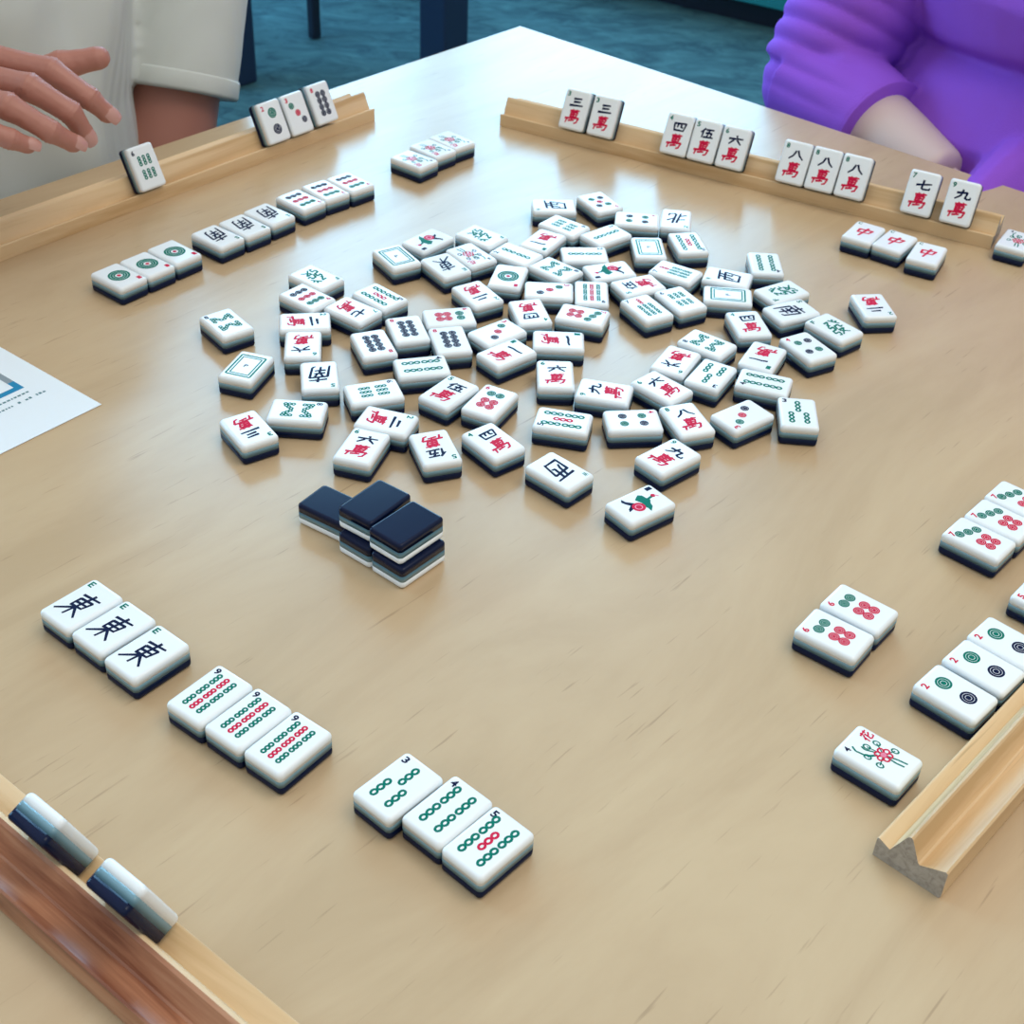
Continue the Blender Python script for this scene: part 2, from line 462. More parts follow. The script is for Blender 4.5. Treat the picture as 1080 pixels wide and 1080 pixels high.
class Glyph:
    def __init__(s):
        s.V, s.F, s.m = [], [], []
        s.z = D + 0.00006

    def add(s, pts, faces, ink):
        k = len(s.V)
        s.V += [Vector((x * MM, y * MM, s.z)) for x, y in pts]
        s.F += [[a + k for a in q] for q in faces]
        s.m += [INK[ink]] * len(faces)

    def text(s, body, x, y, w, h, ink, off=0.022, shear=0.0):
        if (body, off) not in TXT:
            TXT[(body, off)] = text_mesh(body, off)
        vs, fs, _ = TXT[(body, off)]
        s.add([(x + a * w + b * h * shear, y + b * h) for a, b in vs], fs, ink)

    def brush(s, ch_, x, y, w, h, wd, ink, shear=0.10):
        for st_ in BRUSH[ch_]:
            P = [(x + (a - 5) / 10 * w + (b - 5) / 10 * h * shear, y + (b - 5) / 10 * h + (a - 5) / 10 * w * .05) for a, b in st_]
            n = len(P) - 1
            for i in range(n):
                (x0, y0), (x1, y1) = P[i], P[i + 1]
                d = math.hypot(x1 - x0, y1 - y0) or 1
                ux, uy = (x1 - x0) / d, (y1 - y0) / d
                w0 = wd * (1.15 - .35 * i / n) / 2
                w1 = wd * (1.15 - .35 * (i + 1) / n) / 2
                s.z += .0000004
                s.poly([(x0 - uy * -w0 - ux * w0 * .5, y0 - ux * w0 - uy * w0 * .5), (x1 + uy * w1 + ux * w1 * .5, y1 - ux * w1 + uy * w1 * .5),
                        (x1 - uy * w1 + ux * w1 * .3, y1 + ux * w1 + uy * w1 * .3), (x0 - uy * w0 - ux * w0 * .3, y0 + ux * w0 - uy * w0 * .3)], ink)

    def ring(s, x, y, ro, ri, ink, n=18, sx=1.0):
        P = []
        for k in range(n):
            a = 2 * math.pi * k / n
            P.append((x + ro * math.cos(a) * sx, y + ro * math.sin(a)))
        if ri <= 0:
            s.add(P, [list(range(n))], ink); return
        for k in range(n):
            a = 2 * math.pi * k / n
            P.append((x + ri * math.cos(a) * sx, y + ri * math.sin(a)))
        s.add(P, [[i, (i + 1) % n, n + (i + 1) % n, n + i] for i in range(n)], ink)

    def poly(s, pts, ink):
        s.add(pts, [list(range(len(pts)))], ink)

    def line(s, pts, w, ink):
        for (x0, y0), (x1, y1) in zip(pts, pts[1:]):
            d = math.hypot(x1 - x0, y1 - y0) or 1
            nx, ny = -(y1 - y0) / d * w / 2, (x1 - x0) / d * w / 2
            s.z += 0.000001
            s.poly([(x0 - nx, y0 - ny), (x1 - nx, y1 - ny), (x1 + nx, y1 + ny), (x0 + nx, y0 + ny)], ink)

    def disc(s, x, y, r, ink):
        s.ring(x, y, r, r * 0.72, ink)
        s.ring(x, y, r * 0.66, r * 0.40, ink)
        s.ring(x, y, r * 0.34, 0, ink, 10)

    def big_disc(s, x, y, r, ink):
        for a, b in ((1, .80), (.76, .56), (.52, .36)):
            s.ring(x, y, r * a, r * b, ink, 28)
        s.ring(x, y, r * .2, 0, 'r', 12)

    def chain(s, x, y, ink, ang=0.0, r=1.35, step=2.45, ry=None):
        ca, sa = math.cos(math.radians(ang)), math.sin(math.radians(ang))
        for k in (-1, 0, 1):
            if ry:
                P = []
                for q_ in (1.0, 0.34):
                    for t_ in range(14):
                        a_ = 2 * math.pi * t_ / 14
                        P.append((x + r * q_ * math.cos(a_), y + k * step + (ry - r * (1 - q_)) * math.sin(a_)))
                s.add(P, [[i_, (i_ + 1) % 14, 14 + (i_ + 1) % 14, 14 + i_] for i_ in range(14)], ink)
            else:
                s.ring(x - sa * k * step, y + ca * k * step, r, r * 0.34, ink, 12)
            s.z += 0.000001


def face_glyph(t):
    g = Glyph()
    idx = dict(x=-7.8, y=12.3, w=2.9, h=4.0, off=0.035)
    if t[0].isdigit() and t[1] == 'm':
        n = int(t[0])
        ch_ = ' 一二三四伍六七八九'[n]
        hh = {1: 1.9, 2: 5.2, 3: 6.6}.get(n, 7.2)
        g.brush(ch_, 1.0, 6.3, 11.5, hh, 1.7 if n < 4 else 1.5, 'n')
        g.brush('萬', 0.3, -5.6, 12.2, 11.4, 1.5, 'r', shear=.18)
        g.text(t[0], ink='g', **idx)
    elif t[0].isdigit() and t[1] == 'p':
        n = int(t[0])
        g.text(t[0], ink='r', **idx)
        if n == 1: g.big_disc(0, 0.5, 7.6, 'g')
        elif n == 2:
            g.disc(0.5, 7.2, 4.2, 'g'); g.disc(0.5, -6.2, 4.2, 'n')
        elif n == 3:
            for x, y, i in ((-4.5, 7, 'g'), (0, 0.5, 'r'), (4.5, -6, 'n')): g.disc(x, y, 2.7, i)
        elif n in (4, 5):
            for x, y, i in ((-4, 6, 'g'), (4, 6, 'n'), (-4, -6, 'n'), (4, -6, 'g')): g.disc(x, y, 2.7, i)
            if n == 5: g.disc(0, 0, 2.6, 'r')
        elif n == 6:
            for x in (-3, 3): g.disc(x, 7.4, 2.9, 'g')
            for x in (-3, 3):
                for y in (-1.0, -6.6): g.disc(x, y, 2.9, 'r')
        elif n == 7:
            for x, y in ((-5.2, 9.2), (0, 6.9), (5.2, 4.6)): g.disc(x, y, 2.7, 'g')
            for x in (-2.9, 2.9):
                for y in (-2.4, -8.0): g.disc(x, y, 2.8, 'r')
        elif n == 8:
            for x in (-2.9, 2.9):
                for y in (7.8, 2.6, -2.6, -7.8): g.disc(x, y, 2.65, 'n')
        elif n == 9:
            for y, i in ((8.2, 'g'), (0, 'r'), (-8.2, 'n')):
                for x in (-5, 0, 5): g.disc(x, y, 2.5, i)
    elif t[0].isdigit() and t[1] == 'b':
        n = int(t[0])
        if n == 1:
            g.text('1', ink='n', **idx)
            g.poly([(-6.5, -8.8), (-8.6, -7.2), (-5.6, -6.4), (-1.0, -2.2), (1.6, -6.2), (2.8, -10.6), (0.6, -9.4), (-1.4, -6.4), (-4.2, -8.0)], 'n')
            g.z += .000002
            g.poly([(-4.0, -1.0), (-6.6, 3.2), (-5.0, 5.2), (-2.2, 5.6), (0.6, 6.6), (3.0, 4.6), (5.6, 3.8), (8.8, 0.2), (5.4, 0.4), (3.4, -0.4), (0.2, 0.6)], 'g')
            g.z += .000002
            g.ring(2.0, -3.2, 3.9, 0, 'r', 20)
            g.z += .000002
            g.ring(2.0, -3.2, 2.3, 1.7, 'k', 16)
            g.line([(-0.6, 5.6), (-1.4, 9.4)], 1.6, 'g')
            g.ring(-1.6, 10.4, 1.5, 0, 'r', 12)
            g.line([(-1.6, 11.4), (0.6, 12.8)], 0.9, 'k')
        else:
            g.text(t[0], ink='n', **idx)
            if n == 2: pts = [(0, 6.6, 'g', 0), (0, -6.2, 'g', 0)]
            elif n == 3: pts = [(0, 6.4, 'g', 0), (-4.6, -6.0, 'g', 0), (4.6, -6.0, 'g', 0)]
            elif n == 4: pts = [(x, y, 'g', 0) for x in (-4.4, 4.4) for y in (6.5, -6.2)]
            elif n == 5: pts = [(x, y, 'g', 0) for x in (-5.4, 5.4) for y in (6.5, -6.2)] + [(0, 0, 'r', 0)]
            elif n == 6: pts = [(x, y, 'g', 0) for x in (-4.2, 0, 4.2) for y in (5.4, -5)]
            elif n == 7: pts = [(0, 9.2, 'r', 0)] + [(x, y, 'g', 0) for x in (-4.2, 0, 4.2) for y in (1.0, -7)]
            elif n == 8:
                pts = [(-6, 6, 'g', 0), (6, 6, 'g', 0), (-2.7, 6.0, 'g', 42), (2.7, 6.0, 'g', -42),
                       (-6, -5.6, 'g', 0), (6, -5.6, 'g', 0), (-2.7, -5.6, 'g', -42), (2.7, -5.6, 'g', 42)]
            else: pts = [(x, y, i, 0) for x, i in ((-4.6, 'g'), (0, 'r'), (4.6, 'g')) for y in (8.2, 0, -8.2)]
            for x, y, i, a in pts:
                if n <= 5: g.chain(x, y, i, 0, r=1.9, step=3.95, ry=2.25)
                else: g.chain(x, y, i, a, r=1.55, step=2.35)
    elif t in 'FCNESW' and len(t) == 1:
        ch_, ink = {'F': ('發', 'g'), 'C': ('中', 'r'), 'N': ('北', 'n'), 'E': ('東', 'n'), 'S': ('南', 'n'), 'W': ('西', 'n')}[t]
        g.brush(ch_, 0, -1.2, 13.2, 18.0 if t != 'C' else 15, {'F': 1.5, 'C': 1.9, 'E': 1.5}.get(t, 1.7), ink, shear=.16)
        g.text(t, ink='g', **idx)
    elif t == 'Wd':
        for w_, h_, th in ((16.5, 23.5, 1.2), (12.6, 19.4, 0.9)):
            x, y = w_ / 2, h_ / 2
            g.line([(-x, -y), (x, -y)], th, 'g'); g.line([(x, -y), (x, y)], th, 'g')
            g.line([(x, y), (-x, y)], th, 'g'); g.line([(-x, y), (-x, -y)], th, 'g')
        g.text('P', 0, 0, 2.6, 3.4, 'n')
    elif t in ('fl', 'pl'):
        dk = 'g' if t == 'fl' else 'n'
        fx, fy = 1.5, -1.5
        g.line([(fx - 2, fy + 2), (-4.4, 4.0), (-5.2, 9.0), (-3.8, 11.6)], 0.9, 'g')
        g.line([(fx - 1, fy + 3), (-1.6, 6.4), (-1.0, 8.6)], 0.8, 'g')
        g.line([(fx, fy), (3.4, -8), (4.0, -12.4)], 0.9, 'g')
        g.line([(fx, fy), (1.0, -8), (1.6, -12)], 0.9, 'g')
        for lx, ly, a in ((-5.2, -3.5, 40), (7.2, -4.2, -30), (-4.6, 3.2, -20), (5.6, 4.4, 30), (0.6, 6.6, 0)):
            g.z += .000002
            g.ring(lx, ly, 2.1, 1.25, dk, 12, sx=0.75)
            g.line([(lx, ly), (fx, fy)], 0.6, 'g')
        for k in range(6):
            a = math.radians(60 * k)
            g.z += .000002
            g.ring(fx + 2.7 * math.cos(a), fy + 2.7 * math.sin(a), 1.8, 0.9, 'r', 12)
        g.z += .000002
        g.ring(fx, fy, 1.5, 0, 'k', 12)
        g.text('4' if t == 'fl' else '3', x=-7.0, y=12.3, w=2.4, h=3.3, ink='n')
        g.brush('花', 6.6, 10.2, 5.6, 5.8, .8, 'r')
    return g


FACE_MESH = {}


def face_mesh(t):
    if t in FACE_MESH: return FACE_MESH[t]
    V, Fc = slab(face_rings)
    nsm = len(Fc)
    fm = [0] * nsm
    if t != 'X':
        g = face_glyph(t)
        k = len(V)
        V += g.V; Fc += [[a + k for a in q] for q in g.F]; fm += g.m
    me = bpy.data.meshes.new('face_layer')
    me.from_pydata([tuple(v) for v in V], [], Fc)
    for m in MATS_FACE: me.materials.append(m)
    for i, (p, q) in enumerate(zip(me.polygons, fm)):
        p.material_index = q
        p.use_smooth = 0 < i < nsm - 1
    me.update()
    FACE_MESH[t] = me
    return me


def simple_mesh(name, rings, m, caps_flat=True):
    V, Fc = slab(rings)
    me = bpy.data.meshes.new(name)
    me.from_pydata([tuple(v) for v in V], [], Fc)
    me.materials.append(m)
    for i, p in enumerate(me.polygons):
        p.use_smooth = 0 < i < len(Fc) - 1
    return me


back_me = simple_mesh('back_layer', back_rings, M_back)
mid_me = simple_mesh('middle_layer', mid_rings, M_mid)


def tile(t, label, group, matrix):
    r = bpy.data.objects.new('mahjong_tile', None)
    r.empty_display_size = 0.01
    COL.objects.link(r)
    r.matrix_world = matrix
    tag(r, label, 'mahjong tile', group or None)
    for nm, me in (('back_layer', back_me), ('middle_layer', mid_me), ('face_layer', face_mesh(t))):
        o = bpy.data.objects.new(nm, me)
        COL.objects.link(o)
        o.parent = r
    return r


TILES = [
    ('F', -0.1434, 0.8584, 4.073, 0, 'white green dragon tile just behind the nine-dot tile in the pile', 'face-up tiles in the central discard pile'),
    ('9p', -0.1454, 0.8298, 4.056, 0, 'white nine-dot tile lying face up in the central discard pile', 'face-up tiles in the central discard pile'),
    ('2m', -0.1421, 0.7966, 4.875, 0, 'white two-character tile just in front of the nine-dot tile in the pile', 'face-up tiles in the central discard pile'),
    ('6m', -0.1389, 0.767, 3.263, 0, 'white six-character tile just behind the south wind tile in the pile', 'face-up tiles in the central discard pile'),
    ('S', -0.1231, 0.7307, 3.323, 0, 'white south wind tile just in front of the six-character tile in the pile', 'face-up tiles in the central discard pile'),
    ('Wd', -0.17, 0.7374, 5.995, 0, 'white framed white dragon tile just left of the six-character tile in the pile', 'face-up tiles in the central discard pile'),
    ('8b', -0.1927, 0.7901, 0.696, 0, 'white eight-bamboo tile just left of the nine-dot tile in the pile', 'face-up tiles in the central discard pile'),
    ('8p', -0.0939, 0.7724, -2.751, 0, 'white eight-dot tile just in front of the seven-character tile in the pile', 'face-up tiles in the central discard pile'),
    ('Wd', -0.0908, 0.8947, 0.592, 0, 'white framed white dragon tile just left of the east wind tile in the pile', 'face-up tiles in the central discard pile'),
    ('1b', -0.0704, 0.9229, 2.468, 0, 'white one-bamboo bird tile just behind the east wind tile in the pile', 'face-up tiles in the central discard pile'),
    ('F', -0.0315, 0.934, 4.07, 0, 'white green dragon tile just behind the blossom flower tile in the pile', 'face-up tiles in the central discard pile'),
    ('E', -0.0548, 0.8851, 3.777, 0, 'white east wind tile lying face up in the central discard pile', 'face-up tiles in the central discard pile'),
    ('pl', -0.0376, 0.9031, 3.829, 0, 'white blossom flower tile lying face up in the central discard pile', 'face-up tiles in the central discard pile'),
    ('2b', -0.0052, 0.9079, 7.247, 0, 'white two-bamboo tile just behind the one-dot tile in the pile', 'face-up tiles in the central discard pile'),
    ('1p', -0.0099, 0.8731, 2.965, 0, 'white one-dot tile lying face up in the central discard pile', 'face-up tiles in the central discard pile'),
    ('1m', 0.0139, 0.9315, 2.649, 0, 'white one-character tile just left of the two-bamboo tile in the pile', 'face-up tiles in the central discard pile'),
    ('6b', 0.0297, 0.958, 4.067, 0, 'white six-bamboo tile just in front of the west wind tile in the pile', 'face-up tiles in the central discard pile'),
    ('W', 0.0218, 0.9921, 7.926, 0, 'white west wind tile just behind the six-bamboo tile in the pile', 'face-up tiles in the central discard pile'),
    ('5p', 0.0574, 1.0025, 3.672, 0, 'white five-dot tile lying face up in the central discard pile', 'face-up tiles in the central discard pile'),
    ('4p', 0.0854, 0.9748, -1.649, 0, 'white four-dot tile just left of the north wind tile in the pile', 'face-up tiles in the central discard pile'),
    ('N', 0.1155, 0.9784, 3.03, 0, 'white north wind tile lying face up in the central discard pile', 'face-up tiles in the central discard pile'),
    ('5b', 0.122, 0.9395, 3.339, 0, 'white five-bamboo tile just in front of the north wind tile in the pile', 'face-up tiles in the central discard pile'),
    ('2b', 0.0609, 0.9458, 5.434, 0, 'white two-bamboo tile just right of the six-bamboo tile in the pile', 'face-up tiles in the central discard pile'),
    ('2b', 0.0444, 0.9125, 4.808, 0, 'white two-bamboo tile just in front of the six-bamboo tile in the pile', 'face-up tiles in the central discard pile'),
    ('Wd', 0.0919, 0.9282, 0.073, 0, 'white framed white dragon tile just left of the five-bamboo tile in the pile', 'face-up tiles in the central discard pile'),
    ('8b', 0.0237, 0.8875, 4.009, 0, 'white eight-bamboo tile just behind the three-dot tile in the pile', 'face-up tiles in the central discard pile'),
    ('1b', 0.0619, 0.8892, 1.948, 0, 'white one-bamboo bird tile just behind the nine-bamboo tile in the pile', 'face-up tiles in the central discard pile'),
    ('7b', 0.1094, 0.8919, 1.047, 0, 'white seven-bamboo tile just right of the five-character tile in the pile', 'face-up tiles in the central discard pile'),
    ('5m', 0.0817, 0.8694, 2.047, 0, 'white five-character tile just behind the seven-bamboo tile in the pile', 'face-up tiles in the central discard pile'),
    ('7b', 0.0861, 0.8371, 0.547, 0, 'white seven-bamboo tile just left of the six-bamboo tile in the pile', 'face-up tiles in the central discard pile'),
    ('6b', 0.1102, 0.8514, 6.814, 0, 'white six-bamboo tile just right of the seven-bamboo tile in the pile', 'face-up tiles in the central discard pile'),
    ('9b', 0.0486, 0.8547, 3.142, 0, 'white nine-bamboo tile lying face up in the central discard pile', 'face-up tiles in the central discard pile'),
    ('3p', 0.0189, 0.8556, 4.706, 0, 'white three-dot tile just left of the nine-bamboo tile in the pile', 'face-up tiles in the central discard pile'),
    ('7p', 0.042, 0.823, 4.441, 0, 'white seven-dot tile lying face up in the central discard pile', 'face-up tiles in the central discard pile'),
    ('4m', 0.0064, 0.8241, 3.406, 0, 'white four-character tile just in front of the three-dot tile in the pile', 'face-up tiles in the central discard pile'),
    ('2m', -0.0303, 0.8456, 3.739, 0, 'white two-character tile just in front of the east wind tile in the pile', 'face-up tiles in the central discard pile'),
    ('6p', -0.0476, 0.8121, 4.966, 0, 'white six-dot tile just behind the eight-dot tile in the pile', 'face-up tiles in the central discard pile'),
    ('8p', -0.0738, 0.7932, 0.325, 0, 'white eight-dot tile just right of the seven-character tile in the pile', 'face-up tiles in the central discard pile'),
    ('8p', -0.045, 0.782, 0.266, 0, 'white eight-dot tile just in front of the six-dot tile in the pile', 'face-up tiles in the central discard pile'),
    ('3p', -0.0147, 0.7946, 5.436, 0, 'white three-dot tile just right of the eight-dot tile in the pile', 'face-up tiles in the central discard pile'),
    ('1m', -0.0077, 0.7688, -0.839, 0, 'white one-character tile just left of the six-character tile in the pile', 'face-up tiles in the central discard pile'),
    ('1m', 0.0257, 0.7882, 4.722, 0, 'white one-character tile just in front of the seven-dot tile in the pile', 'face-up tiles in the central discard pile'),
    ('4b', -0.0607, 0.7475, 4.986, 0, 'white four-bamboo tile just behind the five-character tile in the pile', 'face-up tiles in the central discard pile'),
    ('5m', -0.0418, 0.7195, 5.689, 0, 'white five-character tile just left of the six-dot tile in the pile', 'face-up tiles in the central discard pile'),
    ('6p', -0.0161, 0.7111, 5.833, 0, 'white six-dot tile just right of the five-character tile in the pile', 'face-up tiles in the central discard pile'),
    ('6m', 0.0238, 0.7455, 0.031, 0, 'white six-character tile just in front of the one-character tile in the pile', 'face-up tiles in the central discard pile'),
    ('6b', -0.0877, 0.7156, 5.082, 0, 'white six-bamboo tile just behind the two-character tile in the pile', 'face-up tiles in the central discard pile'),
    ('2m', -0.0768, 0.6845, 4.423, 0, 'white two-character tile just in front of the six-bamboo tile in the pile', 'face-up tiles in the central discard pile'),
    ('6m', -0.0883, 0.6571, -0.271, 0, 'white six-character tile just left of the five-character tile in the pile', 'face-up tiles in the central discard pile'),
    ('3m', -0.1562, 0.6697, 3.765, 0, 'white three-character tile lying face up in the central discard pile', 'face-up tiles in the central discard pile'),
    ('8b', -0.1308, 0.6906, 4.678, 0, 'white eight-bamboo tile just right of the three-character tile in the pile', 'face-up tiles in the central discard pile'),
    ('5m', -0.0458, 0.6592, 3.503, 0, 'white five-character tile just left of the four-character tile in the pile', 'face-up tiles in the central discard pile'),
    ('4m', -0.0124, 0.6685, 6.984, 0, 'white four-character tile just right of the five-character tile in the pile', 'face-up tiles in the central discard pile'),
    ('W', 0.0265, 0.6417, 3.984, 0, 'white west wind tile just right of the four-character tile in the pile', 'face-up tiles in the central discard pile'),
    ('1b', 0.0716, 0.6141, 5.394, 0, 'white one-bamboo bird tile just in front of the nine-character tile in the pile', 'face-up tiles in the central discard pile'),
    ('9m', 0.0899, 0.6615, 5.45, 0, 'white nine-character tile just in front of the eight-character tile in the pile', 'face-up tiles in the central discard pile'),
    ('5b', 0.0285, 0.6937, 7.672, 0, 'white five-bamboo tile just left of the four-dot tile in the pile', 'face-up tiles in the central discard pile'),
    ('4p', 0.0708, 0.6975, -1.43, 0, 'white four-dot tile just left of the eight-character tile in the pile', 'face-up tiles in the central discard pile'),
    ('9m', 0.0544, 0.7286, 1.367, 0, 'white nine-character tile just behind the four-dot tile in the pile', 'face-up tiles in the central discard pile'),
    ('8m', 0.1037, 0.7017, 0.367, 0, 'white eight-character tile lying face up in the central discard pile', 'face-up tiles in the central discard pile'),
    ('6m', 0.0906, 0.737, 0.798, 0, 'white six-character tile just behind the four-dot tile in the pile', 'face-up tiles in the central discard pile'),
    ('6m', 0.1014, 0.7694, 2.69, 0, 'white six-character tile just left of the one-character tile in the pile', 'face-up tiles in the central discard pile'),
    ('8b', 0.1236, 0.7932, 0.941, 0, 'white eight-bamboo tile just behind the three-bamboo tile in the pile', 'face-up tiles in the central discard pile'),
    ('3b', 0.1227, 0.7545, 2.647, 0, 'white three-bamboo tile just right of the six-character tile in the pile', 'face-up tiles in the central discard pile'),
    ('4b', 0.1559, 0.7486, 1.258, 0, 'white four-bamboo tile just in front of the one-character tile in the pile', 'face-up tiles in the central discard pile'),
    ('3p', 0.1381, 0.7087, 2.243, 0, 'white three-dot tile just right of the eight-character tile in the pile', 'face-up tiles in the central discard pile'),
    ('3b', 0.1729, 0.7146, -0.062, 0, 'white three-bamboo tile just right of the three-dot tile in the pile', 'face-up tiles in the central discard pile'),
    ('1m', 0.1586, 0.7799, 2.702, 0, 'white one-character tile just behind the four-bamboo tile in the pile', 'face-up tiles in the central discard pile'),
    ('4p', 0.1905, 0.7954, 0.531, 0, 'white four-dot tile just in front of the south wind tile in the pile', 'face-up tiles in the central discard pile'),
    ('4m', 0.154, 0.8222, 0.202, 0, 'white four-character tile just left of the south wind tile in the pile', 'face-up tiles in the central discard pile'),
    ('S', 0.1858, 0.843, 5.215, 0, 'white south wind tile just in front of the green dragon tile in the pile', 'face-up tiles in the central discard pile'),
    ('F', 0.212, 0.8229, 0.699, 0, 'white green dragon tile just right of the south wind tile in the pile', 'face-up tiles in the central discard pile'),
    ('F', 0.1826, 0.8699, 2.152, 0, 'white green dragon tile just behind the south wind tile in the pile', 'face-up tiles in the central discard pile'),
    ('4b', 0.1761, 0.9121, -3.136, 0, 'white four-bamboo tile just right of the west wind tile in the pile', 'face-up tiles in the central discard pile'),
    ('W', 0.1462, 0.8878, 1.286, 0, 'white west wind tile just behind the framed white dragon tile in the pile', 'face-up tiles in the central discard pile'),
    ('Wd', 0.1438, 0.8609, 1.487, 0, 'white framed white dragon tile just in front of the west wind tile in the pile', 'face-up tiles in the central discard pile'),
    ('2m', 0.2446, 0.856, 3.295, 0, 'white two-character tile just right of the south wind tile in the pile', 'face-up tiles in the central discard pile'),
    ('7m', -0.1124, 0.8151, 4.087, 0, 'white seven-character tile lying face up in the central discard pile', 'face-up tiles in the central discard pile'),
    ('5b', -0.0965, 0.8352, -2.302, 0, 'white five-bamboo tile just right of the nine-dot tile in the pile', 'face-up tiles in the central discard pile'),
    ('1p', -0.2779, 0.8468, -2.221, 0, 'nearest one-dot tile of the three in the row nearest the left rack', 'one-dot tiles beside the left rack'),
    ('1p', -0.2629, 0.8658, 4.044, 0, 'middle one-dot tile of the three in the row nearest the left rack', 'one-dot tiles beside the left rack'),
    ('1p', -0.2483, 0.886, 4.037, 0, 'farthest one-dot tile of the three in the row nearest the left rack', 'one-dot tiles beside the left rack'),
    ('S', -0.223, 0.9135, -2.229, 0, 'nearest south wind tile of the three in a row beside the left rack', 'south wind tiles beside the left rack'),
    ('S', -0.2069, 0.9331, 4.02, 0, 'middle south wind tile of the three in a row beside the left rack', 'south wind tiles beside the left rack'),
    ('S', -0.1922, 0.954, 4.046, 0, 'farthest south wind tile of the three in a row beside the left rack', 'south wind tiles beside the left rack'),
    ('9p', -0.1726, 0.9808, 4.011, 0, 'nearest nine-dot tile of the three in a row beside the left rack', 'nine-dot tiles beside the left rack'),
    ('9p', -0.1564, 1.0005, 3.921, 0, 'middle nine-dot tile of the three in a row beside the left rack', 'nine-dot tiles beside the left rack'),
    ('9p', -0.1391, 1.0177, 3.954, 0, 'farthest nine-dot tile of the three in a row beside the left rack', 'nine-dot tiles beside the left rack'),
    ('fl', -0.0928, 1.0673, 4.066, 0, 'nearest flower tile of the three by the end of the left rack', 'flower tiles near the left rack end'),
    ('fl', -0.0794, 1.0912, -2.296, 0, 'middle flower tile of the three by the end of the left rack', 'flower tiles near the left rack end'),
    ('fl', -0.0646, 1.1107, 3.957, 0, 'farthest flower tile of the three by the end of the left rack', 'flower tiles near the left rack end'),
    ('C', 0.2581, 0.9717, 5.731, 0, 'leftmost red dragon tile of the three in front of the far rack', 'red dragon tiles before the far rack'),
    ('C', 0.2795, 0.959, 5.672, 0, 'middle red dragon tile of the three in front of the far rack', 'red dragon tiles before the far rack'),
    ('C', 0.2999, 0.9412, 5.821, 0, 'rightmost red dragon tile of the three in front of the far rack', 'red dragon tiles before the far rack'),
    ('fl', 0.374, 0.9701, 5.748, 0, 'flower tile cut by the right edge, beside the far rack end', ''),
    ('7p', 0.2556, 0.5977, 0.856, 0, 'nearest seven-dot tile of the three at the right edge of the table', 'seven-dot tiles at the right edge'),
    ('7p', 0.2721, 0.6157, 0.856, 0, 'middle seven-dot tile of the three at the right edge of the table', 'seven-dot tiles at the right edge'),
    ('7p', 0.2879, 0.6345, 0.856, 0, 'farthest seven-dot tile of the three at the right edge of the table', 'seven-dot tiles at the right edge'),
    ('6p', 0.1636, 0.5149, 0.933, 0, 'nearer of two six-dot tiles lying side by side on the right', 'pair of six-dot tiles'),
    ('6p', 0.1794, 0.535, 0.892, 0, 'farther of two six-dot tiles lying side by side on the right', 'pair of six-dot tiles'),
    ('2p', 0.2153, 0.4772, 0.814, 0, 'nearest two-dot tile of the three lying beside the right rack', 'two-dot tiles beside the right rack'),
    ('2p', 0.2333, 0.4963, 0.814, 0, 'middle two-dot tile of the three lying beside the right rack', 'two-dot tiles beside the right rack'),
    ('2p', 0.2497, 0.5143, 0.814, 0, 'farthest two-dot tile of the three lying beside the right rack', 'two-dot tiles beside the right rack'),
    ('5p', 0.28, 0.5477, 0.865, 0, 'dot tile cut by the right edge between seven-dot and two-dot rows', ''),
    ('fl', 0.1706, 0.434, 0.871, 0, 'single flower tile with red blossom beside the right rack end', ''),
    ('E', -0.2098, 0.5096, 5.619, 0, 'leftmost east wind tile of the three on the near left of the table', 'east wind tiles on the near left'),
    ('E', -0.1899, 0.4946, 5.619, 0, 'middle east wind tile of the three on the near left of the table', 'east wind tiles on the near left'),
    ('E', -0.17, 0.4782, 5.621, 0, 'rightmost east wind tile of the three on the near left of the table', 'east wind tiles on the near left'),
    ('9b', -0.1347, 0.4524, -0.624, 0, 'leftmost nine-bamboo tile of the three on the near left of the table', 'nine-bamboo tiles on the near left'),
    ('9b', -0.1144, 0.4386, -0.637, 0, 'middle nine-bamboo tile of the three on the near left of the table', 'nine-bamboo tiles on the near left'),
    ('9b', -0.0942, 0.4249, -0.625, 0, 'rightmost nine-bamboo tile of the three on the near left of the table', 'nine-bamboo tiles on the near left'),
    ('3b', -0.0431, 0.4032, -0.709, 0, 'three-bamboo tile at the left of the near bamboo run', 'run of bamboo tiles in front'),
    ('4b', -0.0209, 0.3911, -0.701, 0, 'four-bamboo tile in the middle of the near bamboo run', 'run of bamboo tiles in front'),
    ('5b', -0.0029, 0.3752, 5.568, 0, 'five-bamboo tile at the right, nearest end of the near bamboo run', 'run of bamboo tiles in front'),
    ('X', -0.0967, 0.5997, 7.294, 1, 'single face-down navy-backed tile left of the little stack', 'face-down tiles in the small stack'),
    ('X', -0.0723, 0.582, -0.653, 1, 'lower left face-down tile of the two-high navy stack', 'face-down tiles in the small stack'),
    ('X', -0.0728, 0.5873, -0.611, 2, 'upper left face-down tile on top of the navy stack', 'face-down tiles in the small stack'),
    ('X', -0.0531, 0.5667, 5.608, 1, 'lower right face-down tile of the two-high navy stack', 'face-down tiles in the small stack'),
    ('X', -0.0544, 0.5697, 5.609, 2, 'upper right face-down tile on top of the navy stack', 'face-down tiles in the small stack'),
]

for t, x, y, a, lvl, label, group in TILES:
    if lvl:
        m4 = Matrix.Translation((x, y, D * lvl + 0.0001 * lvl)) @ Matrix.Rotation(a, 4, 'Z') @ Matrix.Rotation(math.pi, 4, 'Y')
    else:
        m4 = Matrix.Translation((x, y, 0.0001)) @ Matrix.Rotation(a, 4, 'Z')
    tile(t, label, group, m4)

